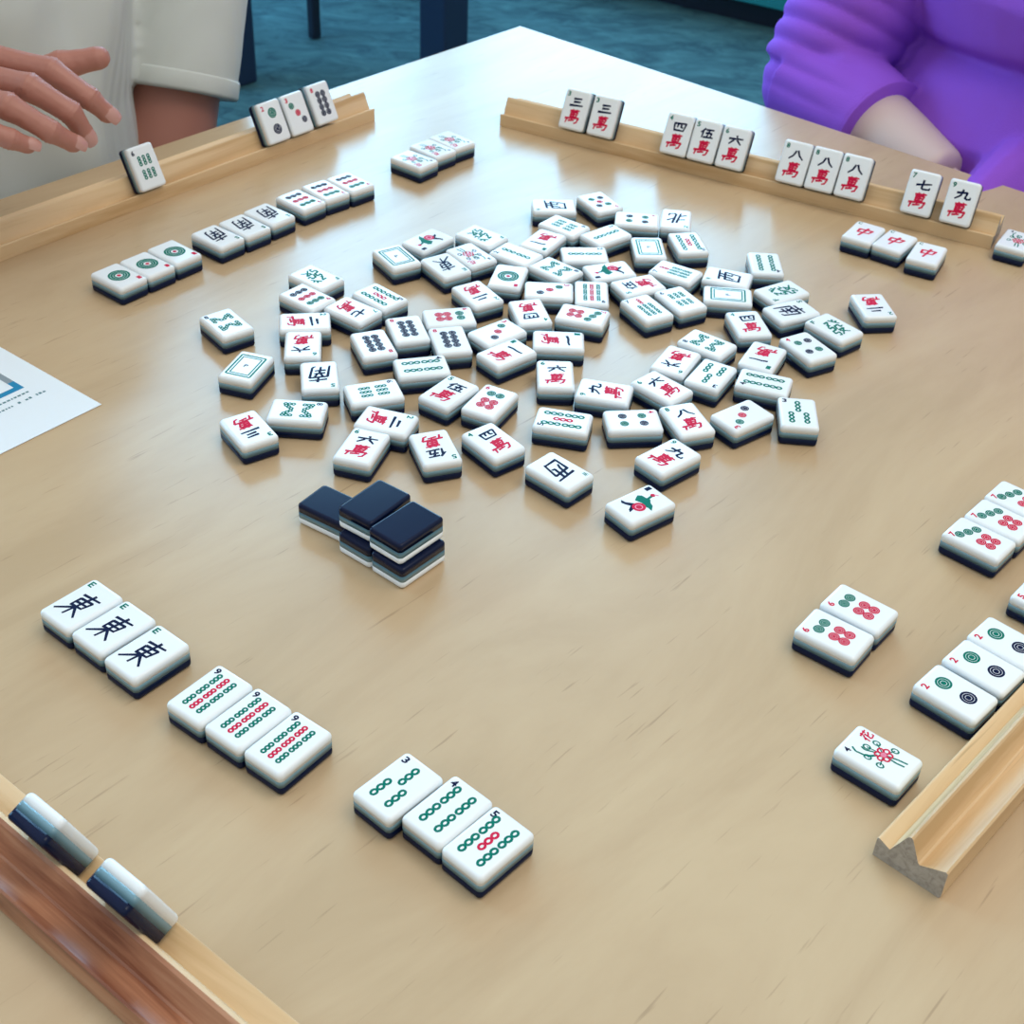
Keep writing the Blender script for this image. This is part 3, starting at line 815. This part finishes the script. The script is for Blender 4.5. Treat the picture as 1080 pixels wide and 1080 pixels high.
# ------------------------------------------------------------------ racks
PROFILE = [(0, 0), (0, 10.6), (0.5, 11.3), (1.3, 11.2), (6.5, 8.8), (12.0, 21.3), (12.7, 22.3), (13.8, 22.6), (14.7, 22.0), (19.4, 11.6), (20.4, 11.0), (31.4, 16.2), (32.4, 15.6), (32.6, 1.2), (31.6, 0)]


PROFILE_WIDE = [(0, 0), (0, 10.6), (0.5, 11.3), (1.3, 11.2), (11.0, 8.2), (16.2, 21.3), (17.0, 22.3), (18.6, 22.6), (20.2, 21.8), (25.4, 11.6), (26.4, 11.0), (37.0, 16.2), (38.0, 15.6), (38.2, 1.2), (37.2, 0)]


def rack(name, A, e, length, label, m, s0=0.0, wscale=1.0, PROFILE=PROFILE, inner=None):
    """A = inner bottom start, e = direction (outward n = z x e)"""
    e = Vector((e[0], e[1], 0)).normalized()
    n = Vector((-e.y, e.x, 0))
    V, Fc, fm = [], [], []
    k = len(PROFILE)
    for s in (0, length):
        V += [Vector((s, w * MM * wscale, z * MM)) for w, z in PROFILE]
    Fc.append(list(range(k))); fm.append(1)
    Fc.append([k + i for i in range(k)][::-1]); fm.append(1)
    for i in range(k):
        j = (i + 1) % k
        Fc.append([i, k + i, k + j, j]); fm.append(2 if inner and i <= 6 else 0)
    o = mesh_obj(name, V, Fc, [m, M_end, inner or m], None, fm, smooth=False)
    m4 = Matrix((e, n, Vector((0, 0, 1)))).transposed().to_4x4()
    m4.translation = Vector((A[0], A[1], 0.0001)) + e * s0
    o.matrix_world = m4
    tag(o, label, 'tile rack', 'wooden tile racks around the table')
    return A, e, n


TH = math.radians(26)


def rack_tile(R, s, t, label, group, wscale=1.0, lift=0.0):
    A, e, n = R
    v = n * math.sin(TH) + Vector((0, 0, math.cos(TH)))
    nf = e.cross(v)
    P0 = Vector((A[0], A[1], 0)) + e * s + n * (6.35 * MM * wscale) + Vector((0, 0, 9.3 * MM + lift))
    C = P0 + v * (H / 2)
    m4 = Matrix((e, v, nf)).transposed().to_4x4()
    m4.translation = C
    tile(t, label, group, m4)


eLr = Vector((0.2389, 0.2974, 0)).normalized()
nLr = Vector((-eLr.y, eLr.x, 0))
A_left = Vector((-0.1328, 1.1737, 0)) + nLr * 0.0055
R_left = rack('tile_rack', A_left, eLr, 0.434, 'pine tile rack on the left holding four upright tiles', M_rack, s0=-0.434)
gl = 'upright tiles in the left rack'
for s, t, l in ((-0.2425, '6b', 'lone upright six-bamboo tile standing in the left rack'),
                (-0.1135, '2p', 'upright two-dot tile standing in the left rack'),
                (-0.0875, '3p', 'upright three-dot tile standing in the left rack'),
                (-0.0590, '8p', 'upright eight-dot tile, nearest the corner in the left rack')):
    rack_tile(R_left, s, t, l, gl, lift=0.0012 if t == '8p' else 0)

A_top = Vector((-0.0259, 1.179, 0)) + Vector((0.459, 0.888, 0)) * -0.0010
R_top = rack('tile_rack', A_top, (0.3858, -0.1995), 0.434, 'long pine tile rack at the far side holding ten character tiles', M_rack)
gt = 'upright character tiles in the far rack'
for s, t, l in ((0.0710, '3m', 'leftmost upright three-character tile in the far rack'),
                (0.0980, '3m', 'second upright three-character tile from the left in far rack'),
                (0.1662, '4m', 'upright four-character tile in the far rack'),
                (0.1908, '5m', 'upright five-character tile in the far rack'),
                (0.2160, '6m', 'upright six-character tile in the far rack'),
                (0.2685, '8m', 'leftmost of three upright eight-character tiles in the far rack'),
                (0.2932, '8m', 'middle of three upright eight-character tiles in the far rack'),
                (0.3179, '8m', 'rightmost of three upright eight-character tiles in the far rack'),
                (0.3720, '7m', 'upright seven-character tile in the far rack'),
                (0.4030, '9m', 'upright nine-character tile at right end of far rack')):
    rack_tile(R_top, s, t, l, gt)

A_r = Vector((0.16214, 0.38895, 0))
eR_ = Vector((-0.667, -0.745, 0)).normalized()
rack('tile_rack', A_r, eR_, 0.434, 'empty pine tile rack at the right edge with grey end grain', M_rack, s0=-0.434)

nB = Vector((-0.607, -0.795, 0))
A_b = Vector((-0.145, 0.353, 0)) + nB * 0.0042
R_b = rack('tile_rack', A_b, (-0.795, 0.607), 0.434, 'reddish pine tile rack in the near left corner holding two tiles', M_rack_red, s0=-0.217, PROFILE=PROFILE_WIDE, inner=M_rack)  # inner faces in paler pine: reflected light painted into the colour
gb = 'upright tiles in the near left rack'
TH = math.radians(21)
for s, t, l in ((-0.0220, '5p', 'upright tile in the near left rack, nearer the viewer'),
                (0.0269, '7b', 'upright tile in the near left rack, at the left edge')):
    rack_tile(R_b, s, t, l, gb, wscale=1.87)

# ------------------------------------------------------------------ paper sheet
pc = Vector((-0.254, 0.706, 0))
ea = (Vector((-0.336, 0.767, 0)) - pc).normalized()
eb = (Vector((-0.298, 0.649, 0)) - pc).normalized()
def pq(a, b, z): return pc + ea * a + eb * b + Vector((0, 0, z))
PV = [pq(0, 0, .0003), pq(.26, 0, .0003), pq(.26, .2, .0003), pq(0, .2, .0003)]
PV += [p + Vector((0, 0, .0003)) for p in PV]
PF = [[3, 2, 1, 0], [4, 5, 6, 7], [0, 1, 5, 4], [1, 2, 6, 5], [2, 3, 7, 6], [3, 0, 4, 7]]
fmp = [0] * 6
def prect(p0, p1, p2, p3, ink):
    k = len(PV)
    for p in (p0, p1, p2, p3):
        PV.append(p)
    PF.append([k, k + 1, k + 2, k + 3]); fmp.append(ink)
tip = Vector((-0.305, 0.721, 0)) - pc
ta, tb_ = tip.dot(ea), tip.dot(eb)
z6 = .00068
def fr(a0, a1, b0, b1, ink, z=z6):
    prect(pq(a0, b0, z), pq(a1, b0, z), pq(a1, b1, z), pq(a0, b1, z), ink)
fr(ta, ta + .0045, tb_, tb_ + .10, 1)          # bottom bar of the printed picture
fr(ta + .0045, ta + .011, tb_, tb_ + .0045, 1)  # blue part of its side
fr(ta + .011, ta + .075, tb_, tb_ + .0045, 2)   # grey part of its side
fr(ta + .075, ta + .080, tb_, tb_ + .10, 1)
for (a, b, w_, h_) in ((.010, .014, .002, .008), (.012, .020, .010, .0015), (.020, .012, .0015, .008), (.016, .030, .003, .009), (.028, .022, .012, .002), (.038, .016, .003, .010), (.046, .034, .010, .002)):
    fr(ta + a, ta + a + w_, tb_ + b, tb_ + b + h_, 3)
for row, (a0, b0) in enumerate(((-.0065, -.0015), (-.0135, -.006))):
    b = tb_ + b0
    for k in range(34):
        wd = random.choice((.0012, .0018, .0022))
        if random.random() < 0.84:
            fr(ta + a0, ta + a0 + random.choice((.0016, .0022)), b, b + wd, 3)
        b += wd + .0008
pap = mesh_obj('paper_sheet', PV, PF, [M_paper, M_blue, M_greyprint, M_print], None, fmp, smooth=False)
tag(pap, 'white printed paper sheet with a blue-framed picture at the left edge', 'paper')

# ------------------------------------------------------------------ people


def tube(path, closed=True, nseg=20):
    """path: list of (point, radius or (rx, ry), side vector or None)"""
    V, Fc = [], []
    P = [Vector(p[0]) for p in path]
    side = None
    for i, p in enumerate(path):
        d = (P[min(i + 1, len(P) - 1)] - P[max(i - 1, 0)]).normalized()
        if len(p) > 2 and p[2] is not None:
            side = Vector(p[2])
        elif side is None:
            side = Vector((0, 0, 1)).cross(d)
            if side.length < .1: side = Vector((1, 0, 0))
        s = (side - d * side.dot(d)).normalized()
        t = d.cross(s)
        side = s
        rx, ry = p[1] if isinstance(p[1], tuple) else (p[1], p[1])
        for k in range(nseg):
            a = 2 * math.pi * k / nseg
            V.append(P[i] + s * rx * math.cos(a) + t * ry * math.sin(a))
    for i in range(len(path) - 1):
        for k in range(nseg):
            j = (k + 1) % nseg
            Fc.append([i * nseg + k, i * nseg + j, (i + 1) * nseg + j, (i + 1) * nseg + k])
    Fc.append(list(range(nseg))[::-1])
    Fc.append([(len(path) - 1) * nseg + k for k in range(nseg)])
    return V, Fc


def ball(c, r, nseg=16):
    c = Vector(c)
    rx, ry, rz = r if isinstance(r, tuple) else (r, r, r)
    V, Fc = [], []
    n = nseg // 2
    for i in range(1, n):
        th = math.pi * i / n
        for k in range(nseg):
            a = 2 * math.pi * k / nseg
            V.append(c + Vector((rx * math.sin(th) * math.cos(a), ry * math.sin(th) * math.sin(a), rz * math.cos(th))))
    for i in range(n - 2):
        for k in range(nseg):
            j = (k + 1) % nseg
            Fc.append([i * nseg + k, (i + 1) * nseg + k, (i + 1) * nseg + j, i * nseg + j])
    V += [c + Vector((0, 0, rz)), c - Vector((0, 0, rz))]
    a, b = len(V) - 2, len(V) - 1
    for k in range(nseg):
        j = (k + 1) % nseg
        Fc.append([a, k, j]); Fc.append([b, (n - 2) * nseg + j, (n - 2) * nseg + k])
    return V, Fc


def fuse(shapes, voxel, smooth_it=3):
    """voxel-union of closed shapes, returned as verts, faces"""
    V, Fc = [], []
    for v, f in shapes:
        k = len(V); V += v; Fc += [[a + k for a in q] for q in f]
    me = bpy.data.meshes.new('u'); me.from_pydata([tuple(v) for v in V], [], Fc); me.update()
    o = bpy.data.objects.new('u', me); COL.objects.link(o)
    r = o.modifiers.new('r', 'REMESH'); r.mode = 'VOXEL'; r.voxel_size = voxel
    s = o.modifiers.new('s', 'SMOOTH'); s.iterations = smooth_it; s.factor = 0.5
    dg = bpy.context.evaluated_depsgraph_get()
    ev = o.evaluated_get(dg); m2 = ev.to_mesh()
    vs = [v.co.copy() for v in m2.vertices]; fs = [list(p.vertices) for p in m2.polygons]
    ev.to_mesh_clear(); bpy.data.objects.remove(o); bpy.data.meshes.remove(me)
    return vs, fs


def sm(x):
    return max(0.0, min(1.0, x))


def hand_tubes(J, wrist, k=1.0, palm_side=None):
    """five fingers as tapered jointed tubes plus metacarpal fan"""
    R = {'index': (.0100, .0094, .0080, .0068), 'middle': (.0102, .0096, .0082, .0070), 'ring': (.0098, .0092, .0078, .0066),
         'pinky': (.0088, .0080, .0070, .0060), 'thumb': (.0120, .0112, .0104, .0082)}
    out = []
    for nme, pts in J.items():
        r = [a * k for a in R[nme]]
        P = [Vector(p) for p in pts]
        path = []
        for i in range(len(P) - 1):
            a, b = P[i], P[i + 1]
            path.append((a, r[i]))
            path.append((a.lerp(b, .30), (r[i] * .60 + r[i + 1] * .40) * .95))
            path.append((a.lerp(b, .72), (r[i] * .2 + r[i + 1] * .8) * .94))
        e = P[-1]; d = (P[-1] - P[-2]).normalized()
        path.append((e, r[3]))
        path.append((e + d * r[3] * .55, r[3] * .82)); path.append((e + d * r[3] * .9, r[3] * .45))
        out.append(tube(path, nseg=14))
        w = Vector(wrist)
        if nme != 'thumb':
            out.append(tube([(w.lerp(P[0], .02), .016 * k), (w.lerp(P[0], .5), .0135 * k), (P[0], .0112 * k), (P[0] + (P[1] - P[0]) * .15, .0098 * k)], nseg=12))
        else:
            out.append(tube([(w, .016 * k), (P[0], .0150 * k), (P[1], .0118 * k)], nseg=12))
    return out


def nail(parent, c, d, up, r):
    """small curved nail plate at fingertip c; d finger direction, up = out of the back of the finger"""
    d = Vector(d).normalized(); up = Vector(up); up = (up - d * up.dot(d)).normalized(); s = d.cross(up)
    V, Fc = [], []
    nu, nv = 6, 6
    for lay in (0, 1):
        for i in range(nu + 1):
            for j in range(nv + 1):
                a = (i / nu - .5) * 1.7
                l = (j / nv - .35) * r * 1.6
                rr = r * 1.03 - lay * .0006 - (0.10 * r * (abs(j / nv - .45) * 2) ** 2)
                w_ = math.sin(a) * rr * (1 - .12 * abs(j / nv * 2 - 1) ** 3)
                V.append(Vector(c) + d * l + s * w_ + up * math.cos(a) * rr)
    m_ = (nu + 1) * (nv + 1)
    for i in range(nu):
        for j in range(nv):
            a = i * (nv + 1) + j
            Fc.append([a, a + 1, a + nv + 2, a + nv + 1])
            Fc.append([m_ + a, m_ + a + nv + 1, m_ + a + nv + 2, m_ + a + 1])
    mesh_obj('fingernail', V, Fc, M_nail, parent)


def person(C0, f, label, skin, body_shapes, hand_shapes, hair_m, cloth):
    root = empty('person', (C0[0], C0[1], FL))
    off = Vector((C0[0], C0[1], FL))
    V, Fc = fuse(body_shapes, 0.0055, 5)
    for hs, joints in hand_shapes:
        v, q = fuse(hs, 0.0012, 4)
        v2 = []
        for p in v:
            o_ = Vector((0, 0, 0))
            for jc, jd, jr in joints:
                dd = p - jc
                if dd.length < jr * 1.7:
                    t_ = dd.dot(jd)
                    w_ = math.exp(-(t_ / .005) ** 2)
                    pr_ = (dd - jd * t_)
                    if pr_.length > 1e-5:
                        o_ += pr_.normalized() * w_ * (.00026 * math.cos(t_ * 2300) + .0004)
            v2.append(p + o_ + Vector((noise.noise(p * 220), noise.noise(p * 220 + Vector((5, 5, 5))), noise.noise(p * 220 - Vector((5, 5, 5))))) * .00022)
        v = v2
        k = len(V); V = V + v; Fc = Fc + [[a + k for a in t] for t in q]
    body = mesh_obj('body', [p - off for p in V], Fc, skin, root)
    return root, off


def head_shapes(c, f, lf):
    c = Vector(c); f = Vector(f); lf = Vector(lf); z = Vector((0, 0, 1))
    S = [tube([(c - z * .20, .055), (c - z * .10, .052), (c - z * .02, .050)])]
    path = []
    for t_, w_, d_ in ((-.105, .030, .030), (-.095, .046, .050), (-.06, .060, .075), (-.02, .070, .090), (.03, .075, .097), (.07, .070, .090), (.10, .050, .066), (.115, .025, .030)):
        path.append((c + z * t_ + f * .01, (w_, d_), lf))
    S.append(tube(path, nseg=24))
    S.append(tube([(c + f * .098 + z * .02, .008), (c + f * .118 - z * .018, .013), (c + f * .108 - z * .028, .010)], nseg=10))
    S.append(tube([(c + f * .085 - z * .055 - lf * .022, .007), (c + f * .100 - z * .055, .009), (c + f * .085 - z * .055 + lf * .022, .007)], nseg=10))
    for s in (-1, 1):
        S.append(tube([(c + lf * s * .074 - z * .02, .008), (c + lf * s * .082 + z * .005, .013), (c + lf * s * .080 + z * .025, .008)], nseg=10))
    return S


def eyes_hair(root, off, c, f, lf, hair_m, length):
    c = Vector(c); f = Vector(f); lf = Vector(lf); z = Vector((0, 0, 1))
    for s in (-1, 1):
        v, q = ball(c + f * .092 + lf * s * .030 + z * .012 - off, .011, 12)
        mesh_obj('eye', v, q, M_navy, root)
    S = []
    path = [(c + z * t_ - f * .018, (w_, d_), lf) for t_, w_, d_ in ((-length, .060, .055), (-.03, .084, .080), (.03, .088, .098), (.08, .080, .098), (.115, .056, .070), (.13, .02, .03))]
    v, q = tube(path, nseg=28)
    v = [p - off + Vector((noise.noise(p * 60), noise.noise(p * 60 + Vector((9, 0, 0))), 0)) * .004 for p in v]
    mesh_obj('hair', v, q, hair_m, root)


Zv = Vector((0, 0, 1))
# ---- person in white, beyond the left table edge
f1 = Vector((0.766, -0.643, 0)); l1 = Vector((0.643, 0.766, 0))
C1 = Vector((-0.476, 1.130, 0))
def ax1(a, b, z): return C1 + l1 * a + f1 * b + Zv * z
torso1 = [(-.30, .165, .115, -.01), (-.22, .165, .12, -.005), (-.10, .128, .110, .0), (.02, .126, .108, .0), (.12, .150, .112, 0), (.20, .168, .105, -.005), (.26, .150, .085, -.01), (.30, .09, .06, -.015)]
sh_l, el_l, wr_l = Vector((-0.305, 1.345, 0.235)), Vector((-0.340, 1.19, -0.09)), Vector((-0.37, 1.05, -0.16))
sh_r, el_r, wr_r = ax1(-.19, 0, .235), Vector((-0.63, 0.90, 0.02)), Vector((-0.4325, 0.9092, 0.1428))
arm_l = tube([(sh_l, .050), (sh_l.lerp(el_l, .35), .049), (sh_l.lerp(el_l, .7), .0455), (el_l, .042), (el_l.lerp(wr_l, .4), .038), (wr_l, .026)])
arm_r = tube([(sh_r, .050), (sh_r.lerp(el_r, .5), .046), (el_r, .040), (el_r.lerp(wr_r, .4), .036), (el_r.lerp(wr_r, .93), .026)])
Jh1 = {'index': [(-0.3691, 0.9174, 0.1366), (-0.3224, 0.9056, 0.1333), (-0.2977, 0.9021, 0.1168), (-0.2888, 0.9059, 0.1052)],
       'middle': [(-0.37, 0.8977, 0.1306), (-0.3294, 0.8797, 0.1315), (-0.3051, 0.8817, 0.1145), (-0.3004, 0.8877, 0.0978)],
       'ring': [(-0.3688, 0.8736, 0.1267), (-0.3375, 0.8576, 0.1268), (-0.3127, 0.8599, 0.1098), (-0.303, 0.8699, 0.0983)],
       'pinky': [(-0.3692, 0.8534, 0.1204), (-0.3464, 0.8385, 0.1174), (-0.3327, 0.8414, 0.1112), (-0.3252, 0.8475, 0.1052)],
       'thumb': [(-0.4085, 0.918, 0.1214), (-0.3672, 0.927, 0.1147), (-0.3246, 0.9359, 0.1263), (-0.3002, 0.9403, 0.1312)]}
hand1 = hand_tubes(Jh1, wr_r) + [tube([(el_r.lerp(wr_r, .85), .027), (wr_r, (.027, .019), (0, .9, .3)), (wr_r + Vector((.025, -.008, -.004)), (.030, .016), (0, .9, .1))], nseg=16)]
hl = wr_l + Vector((-.02, -.03, -.01))
def lap_hand(w, d, s, k=1.0):
    d = Vector(d).normalized(); s = Vector(s).normalized(); J = {}
    for i, (nm_, L_) in enumerate((('index', .042), ('middle', .046), ('ring', .043), ('pinky', .034))):
        a = Vector(w) + d * .085 + s * (.030 - i * .020)
        J[nm_] = [a, a + d * L_ * .9 - Zv * .008, a + d * L_ * 1.4 - Zv * .022, a + d * L_ * 1.6 - Zv * .038]
    a = Vector(w) + d * .03 + s * .032
    J['thumb'] = [a, a + d * .03 + s * .012, a + d * .058 + s * .014 - Zv * .006, a + d * .078 + s * .010 - Zv * .012]
    return hand_tubes(J, w, k)
def legs(ax, k=1.0):
    S = []
    for s in (-1, 1):
        S.append(tube([(ax(s * .09, -.05, -.24), .085 * k), (ax(s * .10, .12, -.225), .080 * k), (ax(s * .11, .36, -.23), .062 * k), (ax(s * .11, .40, -.27), .056 * k), (ax(s * .11, .40, -.45), .050 * k), (ax(s * .11, .38, -.64), .034 * k)]))
        S.append(tube([(ax(s * .11, .34, -.685), .034), (ax(s * .11, .44, -.69), .032), (ax(s * .115, .55, -.700), (.042, .020), None)]))
    return S
JJ1 = []
for nm_, pts in Jh1.items():
    for i_, rr in ((1, .0094), (2, .008)):
        a_, b_ = Vector(pts[i_ - 1]), Vector(pts[i_ + 1])
        JJ1.append((Vector(pts[i_]), (b_ - a_).normalized(), rr))
hc1 = ax1(0, .03, .46)
trs1 = [(ax1(0, o, z), (w, d), l1) for z, w, d, o in torso1]
body1 = [tube(trs1, nseg=32), arm_l, arm_r] + legs(ax1) + head_shapes(hc1, f1, l1)
P1, off1 = person(C1, f1, '', M_skin, body1, [(hand1, JJ1), (lap_hand(wr_l, (.3, -.9, -.2), (.9, .3, 0)), [])], M_hair, None)
eyes_hair(P1, off1, hc1, f1, l1, M_hair, .10)
tag(P1, 'person in a white short-sleeved ribbed shirt reaching a hand over the left rack', 'person')
for nm_, r in (('index', .0068), ('middle', .0070), ('ring', .0066), ('pinky', .0060)):
    J = [Vector(p) for p in Jh1[nm_]]
    d = (J[3] - J[2]).normalized()
    nail(P1, J[3] + d * .0008 - off1, d, Vector((.25, -.62, .75)), r)
# shirt: torso and two short sleeves
sh_t = [(ax1(0, o, z), (w + .012, d + .014), l1) for z, w, d, o in torso1[:-1]] + [(ax1(0, -.012, .285), (.075, .060), l1)]
hem = sh_l.lerp(el_l, .73)
slv_l = tube([(sh_l + Zv * .02, .050), (sh_l.lerp(el_l, .2), .060), (sh_l.lerp(el_l, .45), .063), (hem, .0600)], nseg=28)
slv_r = tube([(sh_r + Zv * .02, .050), (sh_r.lerp(el_r, .3), .060), (sh_r.lerp(el_r, .6), .058)], nseg=28)
v, q = fuse([tube(sh_t, nseg=40), slv_l, slv_r], 0.004, 12)
nv = []
for p in v:
    a = (p - C1).dot(l1); z = p.z
    # soft vertical drapes on the chest, diagonal pull folds at the arm pit
    k = .003 * math.sin(a * 62 + z * 9 + 1.2 * math.sin(z * 14)) + .0065 * math.sin((a * 1.0 - z * .55) * 52 + .8 * math.sin(z * 20)) * sm((a + .04) * 9)
    dirn = (p - (C1 + Zv * z)).normalized()
    nv.append(p + dirn * k * (0.35 + 0.65 * sm((.12 - abs(a)) * 12)) - off1)
mesh_obj('shirt', nv, q, M_shirt, P1)
# stitched hem band of the near sleeve
dh = (el_l - sh_l).normalized()
v, q = tube([(hem - dh * .016, .0606), (hem - dh * .014, .0613), (hem - dh * .002, .0612), (hem + dh * .001, .0600), (hem + dh * .001, .052)], nseg=40)
mesh_obj('sleeve_hem', [p - off1 for p in v], q, M_shirt, P1)
trou = [tube([(ax1(0, 0, -.34), (.175, .13), l1), (ax1(0, 0, -.16), (.168, .125), l1)], nseg=32)]
for s in (-1, 1):
    trou.append(tube([(ax1(s * .09, -.03, -.24), .095), (ax1(s * .10, .14, -.225), .090), (ax1(s * .11, .37, -.23), .072), (ax1(s * .11, .41, -.28), .068), (ax1(s * .11, .40, -.62), .055)]))
v, q = fuse(trou, .007, 4)
mesh_obj('trousers', [p - off1 for p in v], q, M_trouser, P1)
for s in (-1, 1):
    v, q = tube([(ax1(s * .11, .31, -.685), .036), (ax1(s * .11, .44, -.682), .040), (ax1(s * .115, .56, -.695), (.046, .024), None)])
    mesh_obj('shoe', [p - off1 for p in v], q, M_black, P1)

# ---- person in purple, beyond the right table edge
f2 = Vector((-0.643, -0.766, 0)); l2 = Vector((0.766, -0.643, 0))
C2 = Vector((0.560, 1.315, 0))
def ax2(a, b, z): return C2 + l2 * a + f2 * b + Zv * z
torso2 = [(-.32, .20, .155, 0), (-.20, .215, .170, .01), (-.10, .215, .180, .02), (-.02, .212, .182, .022), (.05, .202, .160, .008), (.12, .208, .180, .02), (.20, .205, .165, .01), (.27, .175, .11, -.01), (.32, .10, .07, -.02)]
sr2, er2, wr2 = Vector((0.445, 1.425, 0.30)), Vector((0.275, 1.345, -0.005)), Vector((0.362, 1.205, -0.03))
sl2, el2, wl2 = ax2(.22, 0, .29), ax2(.25, .04, -.06), Vector((0.452, 1.128, -0.02))
body2 = [tube([(ax2(0, o, z), (w - .03, d - .04), l2) for z, w, d, o in torso2], nseg=32),
         tube([(sr2, .058), (sr2.lerp(er2, .5), .054), (er2, .045), (er2.lerp(wr2, .4), .043), (er2.lerp(wr2, .8), .036), (wr2 + (wr2 - er2) * .15, .028)]),
         tube([(sl2, .058), (sl2.lerp(el2, .5), .054), (el2, .045), (el2.lerp(wl2, .5), .040), (wl2, .028)])] + legs(ax2, 1.15) + head_shapes(ax2(0, .03, .50), f2, l2)
wr2e = wr2 + (wr2 - er2) * .15
P2, off2 = person(C2, f2, '', M_skin_pale, body2, [(lap_hand(wr2e, (.55, -.72, -.35), (-.7, -.5, 0)), []), (lap_hand(wl2, (-.6, -.1, -.5), (0.1, -.9, 0)), [])], M_hair2, None)
eyes_hair(P2, off2, ax2(0, .03, .50), f2, l2, M_hair2, .12)
tag(P2, 'person in a purple long-sleeved top sitting behind the far rack at upper right', 'person')
cuff = er2.lerp(wr2, .62)
slv = tube([(sr2 + Zv * .03, .058), (sr2.lerp(er2, .25), .072), (sr2.lerp(er2, .6), .070), (sr2.lerp(er2, .88), .060), (er2, .053)], nseg=40)
slv3 = tube([(er2, .055), (er2.lerp(wr2, .3), .0545), (cuff, .0515)], nseg=40)
elbow_ball = ball(er2 + Vector((.006, 0, -.004)), .0535, 28)
slv2 = tube([(sl2 + Zv * .03, .058), (sl2.lerp(el2, .5), .064), (el2, .056), (el2.lerp(wl2, .45), .050)], nseg=40)
v, q = fuse([tube([(ax2(0, o, z), (w + .006, d + .006), l2) for z, w, d, o in torso2], nseg=48), slv, slv3, elbow_ball, slv2,
             tube([(ax2(0, .02, -.16), (.19, .15), l2), (ax2(0, .20, -.15), (.17, .06), Zv), (ax2(0, .30, -.16), (.16, .04), Zv)], nseg=24)], 0.0032, 3)
nv = []
ua = (er2 - sr2).normalized(); fa = (wr2 - er2).normalized()
for p in v:
    out = Vector((0, 0, 0))
    d_ = p - er2
    along = d_.dot(ua)
    perp = (d_ - ua * along)
    near = math.exp(-((along + .045) / .075) ** 2) * sm((.125 - perp.length) / .05) * sm((perp.length - .022) / .03) * sm((-.10 - (p - C2).dot(l2)) / .09)
    if near > .01:
        ph = along * 300 + 2.2 * (d_.dot(l2) * 14) + 1.0 * noise.noise(p * 9)
        out += perp.normalized() * (.0052 * near * (abs(math.sin(ph / 2)) ** .8 - .6))
    a = (p - C2).dot(l2); b = (p - C2).dot(f2)
    if b > .02 and -.19 < a < .24:
        zc = .052 + .010 * math.sin(a * 11 + 1)
        t_ = (p.z - zc)
        out += -f2 * .014 * math.exp(-(t_ / .011) ** 2) * sm((a + .19) * 14)
        out += f2 * sm((a + .19) * 14) * (.008 * noise.noise(Vector((a * 7, p.z * 5, 3))) + .004 * noise.noise(Vector((a * 16 + p.z * 9, p.z * 13, 7))))
    nv.append(p + out - off2)
mesh_obj('sweater', nv, q, M_purple, P2)
v, q = tube([(cuff - fa * .008, .0450), (cuff - fa * .006, .0500), (cuff - fa * .001, .0520), (cuff + fa * .0005, .0510), (cuff + fa * .0005, .046)], nseg=40)
mesh_obj('cuff', [p - off2 for p in v], q, M_purple, P2)
trou = []
for s in (-1, 1):
    trou.append(tube([(ax2(s * .09, -.06, -.25), .105), (ax2(s * .10, .14, -.24), .098), (ax2(s * .11, .37, -.245), .080), (ax2(s * .11, .41, -.29), .076), (ax2(s * .11, .40, -.62), .060)]))
v, q = fuse(trou, .007, 4)
mesh_obj('trousers', [p - off2 for p in v], q, M_trouser, P2)
for s in (-1, 1):
    v, q = tube([(ax2(s * .11, .31, -.685), .036), (ax2(s * .11, .44, -.682), .040), (ax2(s * .115, .56, -.695), (.046, .024), None)])
    mesh_obj('shoe', [p - off2 for p in v], q, M_black, P2)


def chair(ax, yaw, label):
    c = ax(0, -.02, 0)
    r = empty('dining_chair', (c.x, c.y, FL), yaw)
    box('seat', -.22, .22, -.21, .23, .30, .335, M_black, .012, r)
    for x in (-.2, .2):
        for y in (-.19, .21):
            post(x, y, r, s=.014, h=.30, m=M_black)
    box('backrest', -.20, .20, -.245, -.215, .44, .78, M_black, .008, r)
    for x in (-.19, .19):
        post(x, -.23, r, s=.013, h=.76, m=M_black, nm='back_post')
    tag(r, label, 'chair')
    return r


chair(ax1, math.atan2(l1.y, l1.x) + math.pi, 'dark chair under the person in the white shirt')
chair(ax2, math.atan2(l2.y, l2.x) + math.pi, 'dark chair under the person in the purple top')
